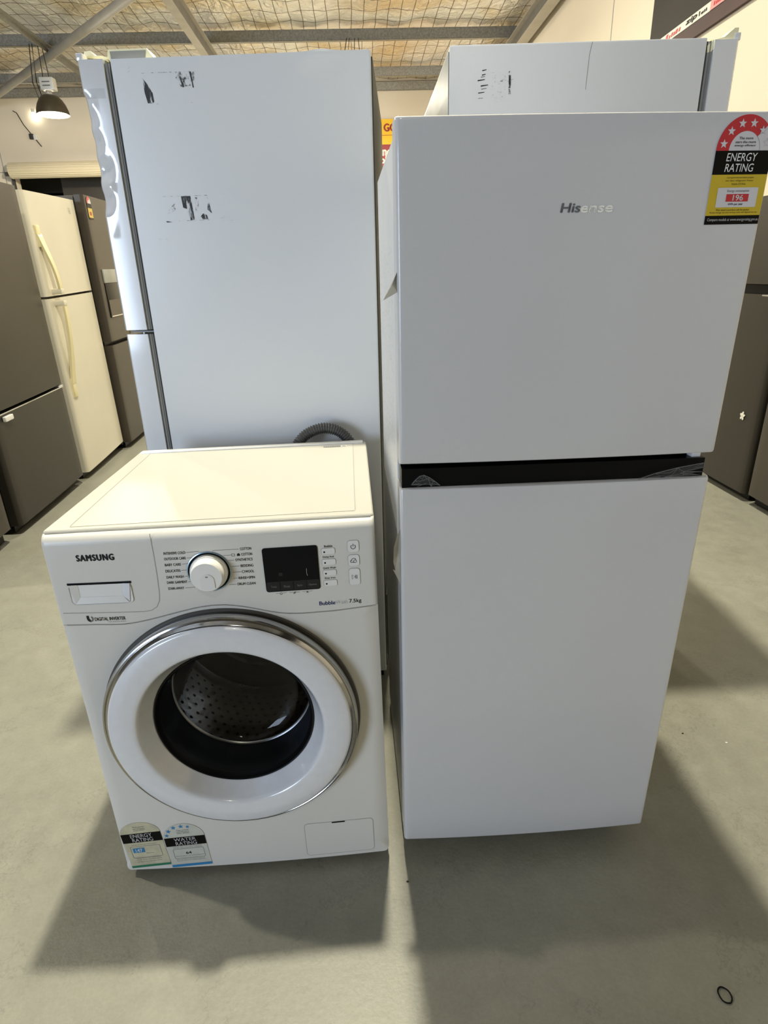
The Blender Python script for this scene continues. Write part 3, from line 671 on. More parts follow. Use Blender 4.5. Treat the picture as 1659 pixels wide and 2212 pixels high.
def ex1(mb,f,cx,y):
    for k,z in enumerate((.147,.142,.137)): mb.text(['The more','stars the more','energy efficient'][k],cx-.013,cx+.013,z,z+.0034,'inkgrey',y=y-.0004,xf=f)
    outline(mb,rrect(cx-.033,cx+.033,.058,.091,.002),.0008,'inkgrey',y-.0003,f)
    mb.poly([(cx-.029,.073),(cx-.003,.073),(cx-.003,.0865),(cx-.029,.0865)],'blue',y-.0005,f); mb.text('147',cx-.023,cx-.008,.075,.0845,'white_ink',y=y-.0008,bold=.02,xf=f)
    for z in (.095,.054,.049,.043): mb.text('energy use per year when tested',cx-.028,cx+.028,z,z+.0028,'inkgrey',y=y-.0004,xf=f)
    mb.text('kWh per year',cx-.002,cx+.016,.0675,.0705,'inkgrey',y=y-.0004,xf=f)
def ex2(mb,f,cx,y):
    for k,z in enumerate((.134,.1295,.125)): mb.text(['The more','stars the more','water efficient'][k],cx-.014,cx+.014,z-.002,z+.0014,'inkgrey',y=y-.0004,xf=f)
    outline(mb,rrect(cx-.033,cx+.035,.050,.077,.002),.0007,'inkgrey',y-.0003,f)
    mb.text('64',cx-.006,cx+.006,.061,.0685,'ink',y=y-.0004,bold=.02,xf=f)
    for z in (.083,.079,.0545,.045,.0405): mb.text('litres per wash on the cotton programme',cx-.031,cx+.033,z,z+.0028,'inkgrey',y=y-.0004,xf=f)
rating('energy_rating_label',fp,.0145,.0275,.0895,.1035,.1300,.1615,-.085,'stickercream',('ENERGY','RATING'),'green',[],ex1,.0065,wx(0))
rating('water_rating_label',fp,.1055,.0235,.0905,.0875,.1130,.1520,-.06,'stickergrey',('WATER','RATING'),'blue',[(.1135,.1205,.0058,80),(.1195,.1325,.0062,75),(.1325,.1420,.0062,82),(.1495,.1440,.0062,88),(.1640,.1415,.0050,95)],ex2,.0075,wx(0),-.0008)
# pump filter hatch
q=MB(); P=rrect(.413,.5655,.0285,.1235,.008); q.poly(P,'washer',-.0006,xf); outline(q,P,.0011,'seam',-.0006,xf); h=q.build('filter_hatch',fp)
q=MB(); q.box(.474,.503,-.0016,0,.1215,.1237,'black',xf=xf); q.build('hatch_slot',h)
for x,y in ((.05,.06),(.55,.06),(.05,.5),(.55,.5)):
    MB().lathe([(0,-.004),(.02,-.004),(.02,.01),(.012,.022),(0,.022)],'black',c=(x,y,.0),ax='z',n=20).build('foot',WM)

# drain hose behind the washer
path=[(-.27,1.578,.0+.10),(-.262,1.578,.4),(-.255,1.580,.70),(-.245,1.582,.80),(-.225,1.585,.842),(-.195,1.588,.866),(-.156,1.590,.876),(-.117,1.590,.866),(-.090,1.588,.838),(-.075,1.585,.79),(-.072,1.578,.70),(-.075,1.578,.40),(-.08,1.578,.10),(-.09,1.575,.02)]
def cat(path,k):
    P=[Vector(p) for p in path]; P=[P[0]]+P+[P[-1]]; out=[]
    for i in range(1,len(P)-2):
        L_=(P[i+1]-P[i]).length; n=max(2,int(L_/k))
        for j in range(n):
            t=j/n; out.append(.5*((2*P[i])+(-P[i-1]+P[i+1])*t+(2*P[i-1]-5*P[i]+4*P[i+1]-P[i+2])*t*t+(-P[i-1]+3*P[i]-3*P[i+1]+P[i+2])*t**3))
    out.append(P[-1]); return out
pp=cat(path,.0016)
o=MB().tube(pp,.015,'hose',n=16,rf=lambda i:(.0155 if (i//2)%2 else .0128)).build('drain_hose',sharp=60)
tag(o,'grey corrugated drain hose arching up behind the washing machine','hose')

# ------------------------------------------------------------------ small white two-door fridge in front
HW,HB=.5544,.0065
HF=thing('refrigerator','white two-door fridge with black handle strip and energy sticker, nearest on the right','refrigerator',frame(.0235,.9790,.0449,.0056,-.0053,.006))
def hy(x,r=.006):
    x=min(max(x,0),HW); t=(x-HW/2)/(HW/2); y=-HB*(1-t*t); e=min(x,HW-x)
    if e<r: y+=r-sqrt(max(r*r-(r-e)**2,0))
    return y
hx=lambda p: Vector((p.x,hy(p.x)+p.y,p.z))
def bowed_door(name,par,z0,z1,th,m,W=HW,f=hy,r=.006,x0=0.):
    mb=MB(); cols=[0,.0008,.002,.004,.006]+[.012+i*(W-.024)/30 for i in range(31)]+[W-.006,W-.004,W-.002,W-.0008,W]
    edge=[(th,z0),(.006+.004,z0),(.0045,z0+.0005),(.0015,z0+.002),(.0,z0+.006)]+[(0,z0+.006+(z1-z0-.012)*k/12) for k in range(1,12)]+[(.0,z1-.006),(.0015,z1-.002),(.0045,z1-.0005),(.010,z1),(th,z1)]
    vs=[];ne=len(edge)
    for x in cols:
        for (d,z) in edge: vs.append((x0+x,(f(x)+d) if d<th else th,z))
    fs=[[i*ne+j,(i+1)*ne+j,(i+1)*ne+j+1,i*ne+j+1] for i in range(len(cols)-1) for j in range(ne-1)]
    fs+=[list(range(ne))[::-1],[(len(cols)-1)*ne+j for j in range(ne)]]
    fs+=[[i*ne,i*ne+ne-1,(i+1)*ne+ne-1,(i+1)*ne] for i in range(len(cols)-1)]
    mb.add(vs,fs,m); return mb.build(name,par,sharp=30)
MB().box(0.0005,HW-.0005,.064,.5408,.03,1.446,'fridge_his_side',bev=.004).build('cabinet',HF)
MB().box(.010,HW-.010,.054,.064,.06,1.44,'gasket').build('door_gasket',HF)
MB().box(.02,HW-.02,.05,.50,.012,.052,'black',bev=.004).build('base_plinth',HF)
for x,y in ((.05,.08),(HW-.05,.08),(.05,.5),(HW-.05,.5)):
    MB().lathe([(0,-.006),(.018,-.006),(.018,.006),(.010,.02),(0,.02)],'black',c=(x,y,0),ax='z',n=18).build('foot',HF)
du=bowed_door('freezer_door',HF,.9535,1.4626,.054,'fridge_his')
dl_=bowed_door('fridge_door',HF,.054,.9100,.054,'fridge_his')
mb=MB(); mb.box(.004,HW-.012,.006,.054,.905,.9440,'black',xf=lambda p:Vector((p.x,p.y+(hy(p.x) if p.y<.02 else 0),p.z)))
mb.box(.004,HW-.010,.028,.054,.944,.9545,'black')
hs=mb.build('handle_strip',dl_)
MB().box(.521,.537,.012,.05,.9430,.9535,'white_plastic',bev=.001).build('hinge_clip',du)
# crumpled clear film left on the strip
def crumple(name,par,pts,m,seed,y0):
    rnd=random.Random(seed); mb=MB()
    n=len(pts); cx=sum(p[0] for p in pts)/n; cz=sum(p[1] for p in pts)/n
    vs=[(cx,y0-.003,cz)]+[(x,y0-rnd.random()*.004,z) for x,z in pts]+[((x+cx)/2,y0-rnd.random()*.006,(z+cz)/2) for x,z in pts]
    fs=[]
    for i in range(n):
        j=(i+1)%n; fs+=[[1+i,1+j,1+n+j,1+n+i],[0,1+n+i,1+n+j]]
    mb.add(vs,fs,m)
    for i in range(n):      # folded ridges of the film
        strip_line(mb,[pts[i],((pts[i][0]+cx)/2+.004*rnd.random(),(pts[i][1]+cz)/2),pts[(i+rnd.randint(1,3))%n]],.0006,'inkgrey',y0-.006)
    strip_line(mb,pts[:max(3,n-3)],.0009,'inkgrey',y0-.006)
    mb=mb; return mb.build(name,par,sharp=1)
crumple('plastic_film',hs,[(.020,.918),(.026,.926),(.034,.933),(.042,.935),(.052,.930),(.062,.922),(.070,.915),(.055,.914),(.045,.918),(.030,.915)],'film',3,hy(.04)+.004)
crumple('plastic_film',hs,[(.42,.912),(.45,.922),(.49,.931),(.535,.938),(.538,.930),(.50,.924),(.538,.921),(.50,.918),(.536,.914),(.46,.9125)],'film',5,hy(.48)+.003)
# peeling tape flaps on the left edge
mb=MB(); mb.add([(.001,.004,1.262),(-.022,-.006,1.221),(.001,.004,1.232),(-.008,-.001,1.243),(.001,.030,1.25)],[[0,1,3],[1,2,3],[0,3,4],[3,2,4]],'tape'); mb.build('tape_flap',du,sharp=1)
mb=MB(); mb.add([(.0,.004,.832),(-.006,.000,.822),(-.0125,-.003,.800),(-.014,-.003,.770),(-.0105,-.002,.752),(-.0155,-.006,.757),(-.004,.001,.728),(.0,.004,.715),(-.001,.004,.77),(-.004,.010,.79)],
    [[0,1,9],[1,2,9],[2,3,9],[3,4,9],[4,5,6],[4,6,8],[6,7,8],[4,8,9],[0,9,8]],'tape'); mb.build('tape_flap',dl_,sharp=1)
mb=MB(); strip_line(mb,[(0,0),(0,.32)],.004,'tape',0,lambda p:Vector((-.0008,.018+p.x,.62+p.z))); mb.build('edge_film',dl_)
# logo
q=MB(); q.text('His',.2425,.2715,1.3365,1.3485,'inkgrey',bold=.04,shear=.12,xf=hx); q.text('ense',.2725,.3205,1.3360,1.3445,'chromebright',y=-.0010,bold=.045,shear=.12,xf=hx); q.build('brand_lettering',du)
# energy label
hx0=hx
XC=.507; YA=hy(XC); SL=(hy(XC+.01)-hy(XC-.01))/.02
hx=lambda p: Vector((p.x,YA+SL*(p.x-XC)+p.y,p.z))
mb=MB(); X0,X1=.4645,.5505; cx=(X0+X1)/2; r=(X1-X0)/2; ZB=1.4125
mb.poly([(X0,1.316),(X1,1.316)]+[(cx+r*cos(radians(a)),ZB+.0455*sin(radians(a))) for a in range(0,181,6)],'stickerwhite',-.0006,hx)
ell=lambda a,k:(cx+k*cos(radians(a)),ZB+k*1.045*sin(radians(a)))
mb.poly([ell(a,r) for a in range(45,181,5)]+[ell(a,.0235) for a in range(180,44,-5)],'red',-.0010,hx)
strip_line(mb,[ell(a,.0235) for a in range(0,46,5)],.0004,'inkgrey',-.0010,hx)
for i,a in enumerate((166,136,106,76,46,16)):
    x,z=ell(a,.0335)
    if i<5: mb.poly(star(x,z,.0062),'stickerwhite',-.0014,hx)
    if i>=4: outline(mb,star(x,z,.0062)[::-1],.0003,'inkgrey',-.0015,hx)
for k,(s_,w_) in enumerate([('The more',.0105),('stars the more',.0155),('energy efficient',.0160)]): mb.text(s_,cx-w_,cx+w_,1.4265-k*.0047,1.4297-k*.0047,'ink',y=-.0014,bold=.01,shear=.1,xf=hx)
mb.poly([(X0,1.382),(X1,1.382),(X1,ZB),(X0,ZB)],'stickerblack',-.0010,hx)
mb.text('ENERGY',.4825,.5295,1.3990,1.4095,'white_ink',y=-.0014,shear=.12,xf=hx); mb.text('RATING',.4825,.5265,1.3855,1.3960,'white_ink',y=-.0014,shear=.12,xf=hx)
mb.poly([(X0,1.328),(X1,1.328),(X1,1.382),(X0,1.382)],'yellow',-.0010,hx)
mb.poly(rrect(.4775,.5405,1.339,1.3650,.0012),'stickerwhite',-.0014,hx)
mb.poly([(.492,1.3465),(.5270,1.3465),(.5270,1.3565),(.492,1.3565)],'red',-.0018,hx); mb.text('196',.5025,.5185,1.3478,1.3553,'white_ink',y=-.0022,bold=.02,xf=hx)
mb.text('Energy consumption',.4925,.5265,1.3585,1.3622,'ink',y=-.0018,xf=hx); mb.text('kWh per year',.497,.5200,1.3410,1.3447,'ink',y=-.0018,bold=.01,xf=hx)
for z,a,b,s_ in [(1.3765,.488,.530,'A joint government and industry program'),(1.3725,.487,.5305,'two door refrigerator freezer'),(1.3685,.497,.519,'Volume 223 litres'),(1.3342,.4795,.532,'When tested in accordance with the standard'),(1.3305,.470,.545,'Actual energy use and running costs will depend on use')]:
    mb.text(s_,a,b,z,z+.0028,'ink',y=-.0014,shear=.1,xf=hx)
mb.poly([(X0,1.316),(X1,1.316),(X1,1.328),(X0,1.328)],'stickerblack',-.0010,hx); mb.text('Compare models at www.energyrating.gov.au',.4685,.5490,1.3195,1.3245,'inklight',y=-.0014,shear=.1,xf=hx)
mb.build('energy_rating_label',du)
# streak of marks low on the left side panel
mb=MB(); mb.add([(-.0003,.10,.45),(-.0003,.52,.45),(-.0003,.52,1.30),(-.0003,.10,1.30)],[[0,1,2,3]],'smudge'); mb.build('side_smudges',HF)

# ------------------------------------------------------------------ tall fridges seen side-on
def tall(mtx,label,side,PW,PD,H,Hd,z1,z2,backm,dents,marks):
    # side=-1: doors on the left (x from -PW down), side=+1: doors on the right
    T=thing('refrigerator',label,'refrigerator',mtx); s=side
    X=lambda a,b:(min(s*a,s*b),max(s*a,s*b))
    mb=MB(); a,b=X(0,PW); mb.box(a,b,0,PD,.04,H,'fridge_tall',bev=.004)
    mb.build('cabinet',T)
    # grey back sheet
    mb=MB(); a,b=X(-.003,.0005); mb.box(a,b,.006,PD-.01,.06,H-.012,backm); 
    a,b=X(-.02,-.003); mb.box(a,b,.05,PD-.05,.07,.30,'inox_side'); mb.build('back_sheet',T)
    mb=MB(); a,b=X(.01,.60); mb.box(a,b,.02,PD-.02,.008,.045,'black'); mb.build('base_plinth',T)
    for (p0,p1) in ((z1,H-.006),(.06,z2)):
        mb=MB(); a,b=X(PW,PW+.006); mb.box(a,b,.008,PD-.008,p0,p1,'gasket_dark'); a,b=X(PW+.006,PW+.018); mb.box(a,b,.005,PD-.005,p0,p1,'gasket',bev=.002)
        a,b=X(PW+.0095,PW+.0115); mb.box(a,b,.0035,PD-.005,p0,p1,'inkgrey'); mb.build('door_gasket',T)
    d0,d1=PW+.018,PW+.080
    for nm,(p0,p1) in (('freezer_door',(z1,Hd)),('fridge_door',(.05,z2))):
        # door: near side face is a fine grid so the dents can be pressed into its front edge
        mb=MB(); nx,nz=16,150 if (dents and nm=='freezer_door') else 20
        vs=[];fs=[]
        for j in range(nz+1):
            z=p0+(p1-p0)*j/nz
            for i in range(nx+1):
                u=i/nx; x=d0+(d1-d0)*u; y=0.
                if u>.86: y=.010*((u-.86)/.14)**2
                if dents and nm=='freezer_door':
                    for (dx,dz,r,dep) in dents:
                        q=((x-dx)/r)**2+((z-dz)/(r*1.25))**2
                        if q<1: k=(1-q)**2; y+=dep*k; x-=dep*.28*k*max(0,(u-.4))
                    y+=.0014*sin(z*70+u*5)*max(0,u-.45)*(1 if 1.36<z<1.66 else 0)
                vs.append((s*x,y,z))
        for j in range(nz):
            for i in range(nx): a=j*(nx+1)+i; fs.append([a,a+1,a+nx+2,a+nx+1] if s>0 else [a,a+nx+1,a+nx+2,a+1])
        n0=len(vs); row=lambda j:[j*(nx+1)+i for i in range(nx+1)]
        # outer skin: front, top, bottom, far side
        fr=[j*(nx+1)+nx for j in range(nz+1)]
        for j in range(nz+1): p=vs[fr[j]]; vs.append((s*d1,.03,p[2]))
        for j in range(nz+1): p=vs[fr[j]]; vs.append((s*d1,PD,p[2]))
        for j in range(nz):
            a=fr[j];b=fr[j+1];c=n0+j;d=n0+j+1;e=n0+nz+1+j;f=e+1
            fs+=[[a,c,d,b],[c,e,f,d]]
        vs+= [(s*d0,PD,p0),(s*d0,PD,p1)]; i0=len(vs)-2; i1=i0+1
        fs.append(row(nz)+[n0+nz,n0+2*nz+1,i1]); fs.append(row(0)+[n0,n0+nz+1,i0][::1])
        fs.append([0,nz*(nx+1),i1,i0]); fs.append([i0,i1,n0+2*nz+1,n0+nz+1])
        mb.add(vs,fs,'fridge_tall_door')
        if nm=='freezer_door':
            a,b=X(d1-.016,d1); mb.box(a,b,.002,PD,p1-.002,p1+.014,'fridge_tall_door',bev=.003)
            a,b=X(d0,d1-.016); 
        d=mb.build(nm,T,sharp=30)
        if nm=='freezer_door':
            q=MB(); a,b=X(d0-.004,d1-.010); q.box(a,b,.012,PD-.01,p1-.001,p1+.003,'yellow_plastic'); q.build('door_cap',d)
            if dents:   # strip of clear tape
                q=MB(); a,b=X(d0+.006,d1-.008); q.add([(a,-.0007,1.655),(b,-.0007,1.655),(b,-.0007,1.675),(a,-.0007,1.675)],[[0,1,2,3]],'film'); q.build('clear_tape',d)
        else:
            q=MB(); cx=s*(d0+.028); q.lathe([(0,0),(.006,0),(.006,.012),(0,.012)],'silver',c=(cx,.05,p1),ax='z',n=16)
            a,b=X(d0-.012,d1-.012); q.box(a,b,.02,.10,p1+.0035,p1+.0075,'galv_light'); q.build('door_hinge',T)
    return T
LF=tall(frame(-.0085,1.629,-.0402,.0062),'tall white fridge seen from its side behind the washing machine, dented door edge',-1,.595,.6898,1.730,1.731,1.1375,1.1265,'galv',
     [(.672,1.617,.028,.012),(.668,1.570,.030,.014),(.652,1.535,.020,-.004),(.664,1.515,.042,.016),(.668,1.448,.034,.013),(.650,1.478,.02,-.003),(.675,1.65,.02,.008)],None)
# yellowed hinge cover on top of it
mb=MB(); yp='yellow_plastic'
P=[(-.668,1.742),(-.664,1.754),(-.650,1.755),(-.640,1.745),(-.625,1.745),(-.612,1.742),(-.608,1.756),(-.5175,1.756),(-.498,1.7305),(-.606,1.7305),(-.61,1.737)]
mb.prism(P,.028,.075,yp); mb.prism([(-.604,1.752),(-.603,1.735),(-.524,1.735),(-.520,1.752)],.0265,.0285,'gasket'); mb.build('hinge_cover',LF)
# tape residue on its side panel
def patch(par,name,x0,x1,z0,z1,m,y=-.0004):
    mb=MB(); mb.add([(x0,y,z0),(x1,y,z0),(x1,y,z1),(x0,y,z1)],[[0,1,2,3]],m); return mb.build(name,par)
rs=MB()
def tri(pts,m): rs.poly(pts,m,-.0009)
tri([(-.527,1.692),(-.518,1.680),(-.508,1.662),(-.507,1.645),(-.513,1.6415),(-.522,1.6425),(-.526,1.662)],'residue')
tri([(-.455,1.7005),(-.405,1.7005),(-.406,1.675),(-.44,1.672)],'residue2'); tri([(-.443,1.7005),(-.438,1.7005),(-.432,1.672),(-.436,1.671)],'residue'); tri([(-.4165,1.7005),(-.4125,1.7005),(-.410,1.670),(-.4125,1.670)],'residue')
strip_line(rs,[(-.527,1.7008),(-.400,1.7012)],.0010,'residue2',-.0009); strip_line(rs,[(-.503,1.6408),(-.405,1.6412)],.0012,'residue2',-.0009)
tri([(-.519,1.410),(-.500,1.414),(-.478,1.432),(-.488,1.437),(-.500,1.428)],'residue2'); tri([(-.519,1.3955),(-.518,1.392),(-.503,1.3925)],'residue')
tri([(-.474,1.449),(-.451,1.449),(-.449,1.425),(-.447,1.396),(-.460,1.396),(-.461,1.420),(-.472,1.424)],'residue'); tri([(-.441,1.446),(-.431,1.446),(-.435,1.415),(-.442,1.416)],'residue2')
tri([(-.4095,1.447),(-.4055,1.428),(-.4025,1.410),(-.412,1.418)],'residue'); tri([(-.431,1.404),(-.424,1.410),(-.415,1.406),(-.413,1.397),(-.427,1.397)],'residue')
strip_line(rs,[(-.52,1.4495),(-.409,1.4495)],.0009,'residue2',-.0009); strip_line(rs,[(-.50,1.3945),(-.41,1.3955)],.0009,'residue2',-.0009)
tri([(-.39,1.408),(-.36,1.41),(-.35,1.39),(-.38,1.388)],'smudge'); tri([(-.560,1.717),(-.545,1.717),(-.545,1.703),(-.558,1.703)],'smudge'); tri([(-.552,1.356),(-.52,1.356),(-.52,1.348),(-.55,1.350)],'smudge')
rs.build('tape_residue',LF)
# pushed-in dent with a raised lip near the top right of the side: the side skin is one grid
xs=[-.595+.43*i/14 for i in range(14)]+[-.165+.11*i/36 for i in range(37)]+[-.045,-.03,-.015,-.003]
zs=[.042+1.60*i/30 for i in range(30)]+[1.642+.088*i/28 for i in range(29)]
vs=[]
for z in zs:
    for x in xs:
        t=(x+.112)/.030; g1=math.exp(-t*t); q=(z-1.700)/.014; p=(z-1.722)/.007
        y=-.0002+.0045*g1*math.exp(-q*q)-.0022*g1*math.exp(-p*p)+.0015*math.exp(-((x+.115)/.018)**2)*math.exp(-((z-1.688)/.006)**2)
        vs.append((x,y,z+.0042*g1*max(0,(z-1.70)/.03)))
nxx=len(xs); fs=[[a*nxx+b,a*nxx+b+1,(a+1)*nxx+b+1,(a+1)*nxx+b] for a in range(len(zs)-1) for b in range(nxx-1)]
tp=(len(zs)-1)*nxx; base=len(vs)
for k in range(nxx): vs.append((vs[tp+k][0],.03,1.7305))
fs+=[[tp+k,tp+k+1,base+k+1,base+k] for k in range(nxx-1)]
MB().add(vs,fs,'fridge_tall').build('side_skin',LF)

RF=tall(frame(.1949,1.7111,.0140,-.0031),'tall pale fridge standing behind the small two-door fridge, scuffed side',1,.613,.6923,1.757,1.752,1.15,1.14,'galv_light',None,None)
mb=MB(); mb.prism([(.618,1.742),(.628,1.752),(.655,1.758),(.676,1.775),(.686,1.775),(.686,1.752),(.655,1.750),(.640,1.748),(.628,1.730),(.619,1.728)],.004,.05,'yellow_plastic'); mb.build('hinge_cover',RF)
rs=MB()
for x,z,w_,h_ in [(.083,1.704,.010,.0025),(.082,1.695,.009,.0025),(.080,1.691,.010,.002),(.076,1.684,.017,.003),(.084,1.673,.018,.003),(.083,1.667,.013,.002),(.077,1.659,.015,.0025),(.073,1.648,.006,.0015),(.079,1.648,.005,.0015)]:
    rs.poly([(x-w_/2,z-h_*.2),(x+w_/2,z+h_*.6),(x+w_/2,z+h_*1.1),(x-w_/2,z+h_*.6)],'ink' if h_>.0022 else 'inkgrey',-.0009)
tri([(.1415,1.702),(.1475,1.702),(.1485,1.655),(.1425,1.655)],'residue2'); tri([(.142,1.694),(.147,1.694),(.147,1.668),(.143,1.668)],'residue'); tri([(.134,1.685),(.155,1.686),(.155,1.681),(.134,1.681)],'residue2'); tri([(.10,1.70),(.135,1.70),(.135,1.64),(.10,1.64)],'smudge')
tri([(.108,1.682),(.128,1.684),(.128,1.6815),(.108,1.681)],'residue2'); strip_line(rs,[(.172,1.72),(.169,1.63)],.0006,'smudge',-.0009)
strip_line(rs,[(.338,1.755),(.333,1.73),(.330,1.66)],.0008,'inkgrey',-.0009)
rs.build('scuff_marks',RF)
LM=None

# ------------------------------------------------------------------ fridges along the walls (front at y=0, facing -y, width along +x)
def rbox(par,name,x0,x1,y0,y1,z0,z1,m,bev=.006,label=None): return MB().box(x0,x1,y0,y1,z0,z1,m,bev=bev,seg=3).build(name,par,label=label)
def rounded_front(par,name,x0,x1,z0,z1,th,m,r=.02,b=.004):
    W=x1-x0; mb=MB(); cols=[0,.1*r,.3*r,.6*r,r]+[r+(W-2*r)*k/16 for k in range(1,16)]+[W-r,W-.6*r,W-.3*r,W-.1*r,W]
    def f(x):
        t=(x-W/2)/(W/2); y=-b*(1-t*t); e=min(x,W-x)
        return y+(r-sqrt(max(r*r-(r-e)**2,0)) if e<r else 0)
    vs=[]
    for x in cols: vs+= [(x0+x,th,z0),(x0+x,f(x),z0),(x0+x,f(x),z1),(x0+x,th,z1)]
    n=len(cols); fs=[]
    for i in range(n-1):
        a=4*i; fs+=[[a+j,a+4+j,a+4+(j+1)%4,a+(j+1)%4] for j in range(4)]
    fs+=[[3,2,1,0],[4*n-4,4*n-3,4*n-2,4*n-1]]
    mb.add(vs,fs,m); return mb.build(name,par,sharp=30)
def wall_fridge(mtx,label,W,D,H,seam,doorm,sidem,gap=.012,th=.06,seamm='black',dz=.07):
    T=thing('refrigerator',label,'refrigerator',mtx,None)
    rbox(T,'cabinet',.004,W-.004,th+.008,D,.03,H-.005,sidem)
    rbox(T,'door_gasket',.015,W-.015,th-.002,th+.01,.08,H-.02,'black',bev=0)
    rbox(T,'base_plinth',.01,W-.01,.05,D-.02,.008,.06,'black',bev=0)
    u=rounded_front(T,'upper_door',0,W,seam+gap,H,th,doorm)
    l=rounded_front(T,'lower_door',0,W,dz-.02,seam,th,doorm)
    for x in (.06,W-.06):
        MB().lathe([(0,0),(.02,0),(.02,.01),(0,.03)],'black',c=(x,.09,0),ax='z',n=16).build('foot',T)
        MB().lathe([(0,0),(.02,0),(.02,.01),(0,.03)],'black',c=(x,D-.08,0),ax='z',n=16).build('foot',T)
    return T,u,l
# dark stainless bottom-mount at far left
T,u,l=wall_fridge(frame(-1.947,2.963,radians(93.9),-.014),'wide dark stainless fridge at the left edge with a white tag',.858,.70,1.755,.640,'inox','inox_side',gap=.016)
rbox(l,'drawer_lip',.01,.848,-.004,.02,.634,.640,'silver',bev=.001); rbox(T,'price_tag',.085,.165,-.022,-.004,.598,.625,'white_plastic',bev=.005,label='white tag on the drawer')
rbox(l,'hinge_bracket',.80,.855,-.002,.03,.640,.648,'stickerwhite',bev=.001)
# its left neighbour, a sliver
T,u,l=wall_fridge(frame(-1.907,2.325,radians(93.9)),'brown-grey fridge mostly cut off at the far left edge',.545,.66,1.70,.9,'inox2','inox_side',dz=.10)
# cream top mount with curved yellow handles
T,u,l=wall_fridge(frame(-2.004,3.892,radians(94.2),-.026),'cream two-door fridge with long curved yellowed handles',.752,.68,1.755,1.165,'cream','cream',gap=.014)
def curved_handle(par,x0,z_a,z_b,flip):
    # flat tongue at the far end, bowing out over the finger gap, block at the seam end
    mb=MB(); n=36; vs=[];fs=[]
    for i in range(n+1):
        t=i/n; z=z_a+(z_b-z_a)*t
        out=.006+.052*sin(min(t*1.02,1)*pi/1.75)**1.5 if t>.12 else .006+.004*t
        w=.066-.026*min(1,t/.6); xc=x0+.010+.030*t
        th=.014
        for (dx,dy) in ((-w/2,-out),(w/2,-out),(w/2,-out+th),(-w/2,-out+th)): vs.append((xc+dx,dy,z))
    for i in range(n):
        a=4*i; fs+=[[a+j,a+4+j,a+4+(j+1)%4,a+(j+1)%4] for j in range(4)]
    fs+=[[0,1,2,3],[4*n+3,4*n+2,4*n+1,4*n]]
    mb.add(vs,fs,'cream_handle')
    s=-1 if z_b<z_a else 1
    mb.box(x0+.018,x0+.062,-.060,.0,min(z_b,z_b-s*.03),max(z_b,z_b-s*.03),'cream',bev=.004)
    mb.box(x0-.014,x0+.034,-.012,.002,min(z_a,z_a+s*.12),max(z_a,z_a+s*.12),'cream_handle',bev=.004)
    return mb.build('handle',par,label='yellowed curved handle')
curved_handle(u,.055,1.575,1.190,False); curved_handle(l,.055,.555,1.150,True)
MB().text('LG',.615,.632,1.675,1.69,'ink',y=-.0045).build('brand_lettering',u)
q=MB(); outline(q,rrect(.607,.640,1.668,1.697,.004),.0015,'inkgrey',-.0045); q.build('brand_frame',u)
# dark french door fridge beyond it
T,u,l=wall_fridge(frame(-2.013,4.662,radians(94),-.008),'tall dark fridge with water dispenser and energy sticker, beyond the cream one',.91,.72,1.815,.800,'inox2','inox_side',gap=.030)
u2=MB(); u2.box(.455,.458,-.006,.0,.84,1.81,'black'); u2.build('door_split',u)
mb=MB(); mb.box(.088,.36,-.010,.0,1.24,1.335,'galv_light',bev=.003); mb.build('dispenser_panel',u)
mb=MB(); mb.box(.088,.36,-.007,.0,.995,1.24,'black',bev=.003); mb.box(.098,.35,-.012,-.006,1.000,1.008,'silver'); mb.box(.10,.35,-.009,-.006,1.01,1.12,'inox2'); mb.build('dispenser_recess',u)
mb=MB(); hxx=lambda p:Vector((p.x,p.y-.0030,p.z))
mb.poly([(.045,1.664),(.125,1.664)]+[(.085+.040*cos(radians(a)),1.765+.045*sin(radians(a))) for a in range(0,181,12)],'stickerwhite',-.0006,hxx)
mb.poly([(.085+.040*cos(radians(a)),1.765+.045*sin(radians(a))) for a in range(60,181,12)]+[(.085+.02*cos(radians(a)),1.765+.022*sin(radians(a))) for a in range(180,59,-12)],'red',-.001,hxx)
mb.poly([(.045,1.735),(.125,1.735),(.125,1.765),(.045,1.765)],'stickerblack',-.001,hxx); mb.poly([(.045,1.674),(.125,1.674),(.125,1.735),(.045,1.735)],'yellow',-.001,hxx); mb.poly([(.045,1.664),(.125,1.664),(.125,1.674),(.045,1.674)],'stickerblack',-.001,hxx)
mb.box(.066,.104,-.0016,-.0012,1.690,1.712,'signtext',xf=hxx); mb.build('energy_rating_label',u)

# right row
T,u,l=wall_fridge(frame(2.011-.66*sin(radians(2.6)),3.098+.66*cos(radians(2.6)),radians(-87.4)),'dark two-door fridge with a white flower magnet by the right wall',.655,.62,1.565,1.096,'inox','inox_side',gap=.050)
rbox(l,'handle_strip',.01,.645,.012,.055,1.095,1.146,'black',bev=.002); rbox(l,'silver_edge',.004,.651,-.003,.012,1.088,1.0955,'silver',bev=.001)
u.location.z+=0
FM=thing('flower_magnet','white five-petal flower magnet on the dark fridge door at right','magnet',frame(2.011-.1295*sin(radians(2.6)),3.098+.1295*cos(radians(2.6)),radians(-87.4),0,0,.466))
for k in range(5):
    a=radians(85+72*k); c=(.0105*cos(a),.0105*sin(a)); L_=.0092
    P=[]
    for i in range(14):
        b=2*pi*i/14; ux,uz=L_*cos(b),.0055*sin(b); P.append((c[0]+ux*cos(a)-uz*sin(a),c[1]+ux*sin(a)+uz*cos(a)))
    MB().prism([(p[0]*1.05,p[1]*1.25) for p in P],-.0085,-.0042,'white').build('petal',FM)
MB().prism(arc(0,0,.0035,0,345,12),-.0095,-.0042,'cream').build('flower_centre',FM)
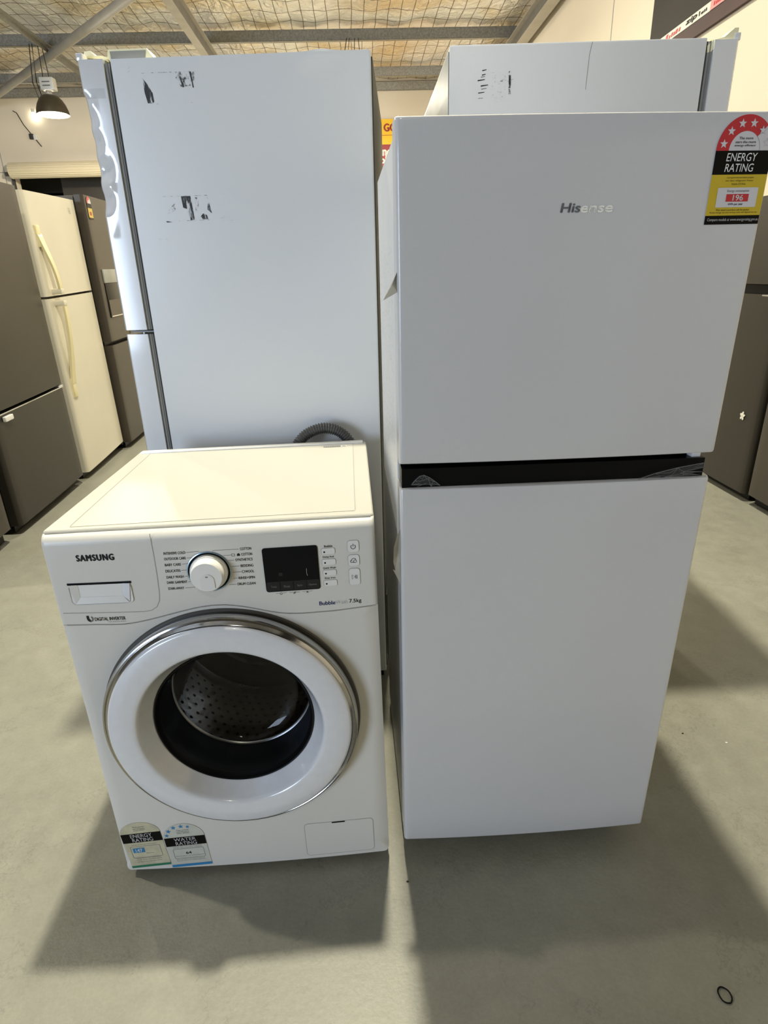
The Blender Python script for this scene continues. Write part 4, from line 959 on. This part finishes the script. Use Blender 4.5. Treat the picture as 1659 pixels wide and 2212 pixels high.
T,u,l=wall_fridge(frame(2.011-.70*0+.028*sin(radians(2.6)),3.098-.028*cos(radians(2.6)),radians(-87.4)),'brown stainless fridge cut off by the right edge of the photo',.70,.64,1.70,.62*2,'inox2','inox_side',gap=.02,dz=.085)

# ------------------------------------------------------------------ bits on the floor
mb=MB(); mb.tube([(.011*cos(a*2*pi/28),.0135*sin(a*2*pi/28),.0028+.0006*sin(a)) for a in range(29)],.0014,'black',n=8,cap=False)
o=mb.build('rubber_ring'); o.location=(.606,.680,0); tag(o,'small black rubber ring lying on the floor at lower right','rubber ring')
def chip(x,y,s,m,label,seed):
    b=bmesh.new(); bmesh.ops.create_icosphere(b,subdivisions=1,radius=s); rnd=random.Random(seed)
    for v in b.verts: v.co=Vector((v.co.x*(.8+.6*rnd.random()),v.co.y*(.5+.5*rnd.random()),v.co.z*.45+s*.4))
    o=MB().bm(b,m).build('floor_crumb'); o.location=(x,y,0); tag(o,label,'crumb','crumbs on the floor')
chip(.846,1.347,.003,'black','tiny dark crumb on the floor right of the small fridge',1)
chip(.951,1.306,.0035,'white','tiny white crumb on the floor right of the small fridge',2)
chip(.027,.922,.003,'black','tiny dark crumb on the bright floor strip between the machines',3)

# ------------------------------------------------------------------ camera
cam=bpy.data.cameras.new('camera'); co=bpy.data.objects.new('camera',cam); COL.objects.link(co)
r=Vector((.9995155,-.01171344,-.02883671)); u=Vector((.03112492,.37615411,.92603419)); w_=r.cross(u)
mt=Matrix.Identity(4)
for i in range(3): mt[i][0]=r[i]; mt[i][1]=u[i]; mt[i][2]=w_[i]
mt[2][3]=1.26984
co.matrix_world=mt; cam.sensor_fit='VERTICAL'; cam.sensor_height=36; cam.lens=1285.25/2212*36; cam.clip_start=.02; cam.clip_end=100
SC.camera=co
vs_=SC.view_settings; vs_.view_transform='Standard'; vs_.look='None'; vs_.gamma=1; vs_.exposure=0.0; vs_.use_curve_mapping=False
SC.cycles.use_denoising=True
SC.cycles.max_bounces=8; SC.cycles.diffuse_bounces=4; SC.cycles.transparent_max_bounces=16; SC.cycles.sample_clamp_indirect=6
SC.cycles.caustics_reflective=False
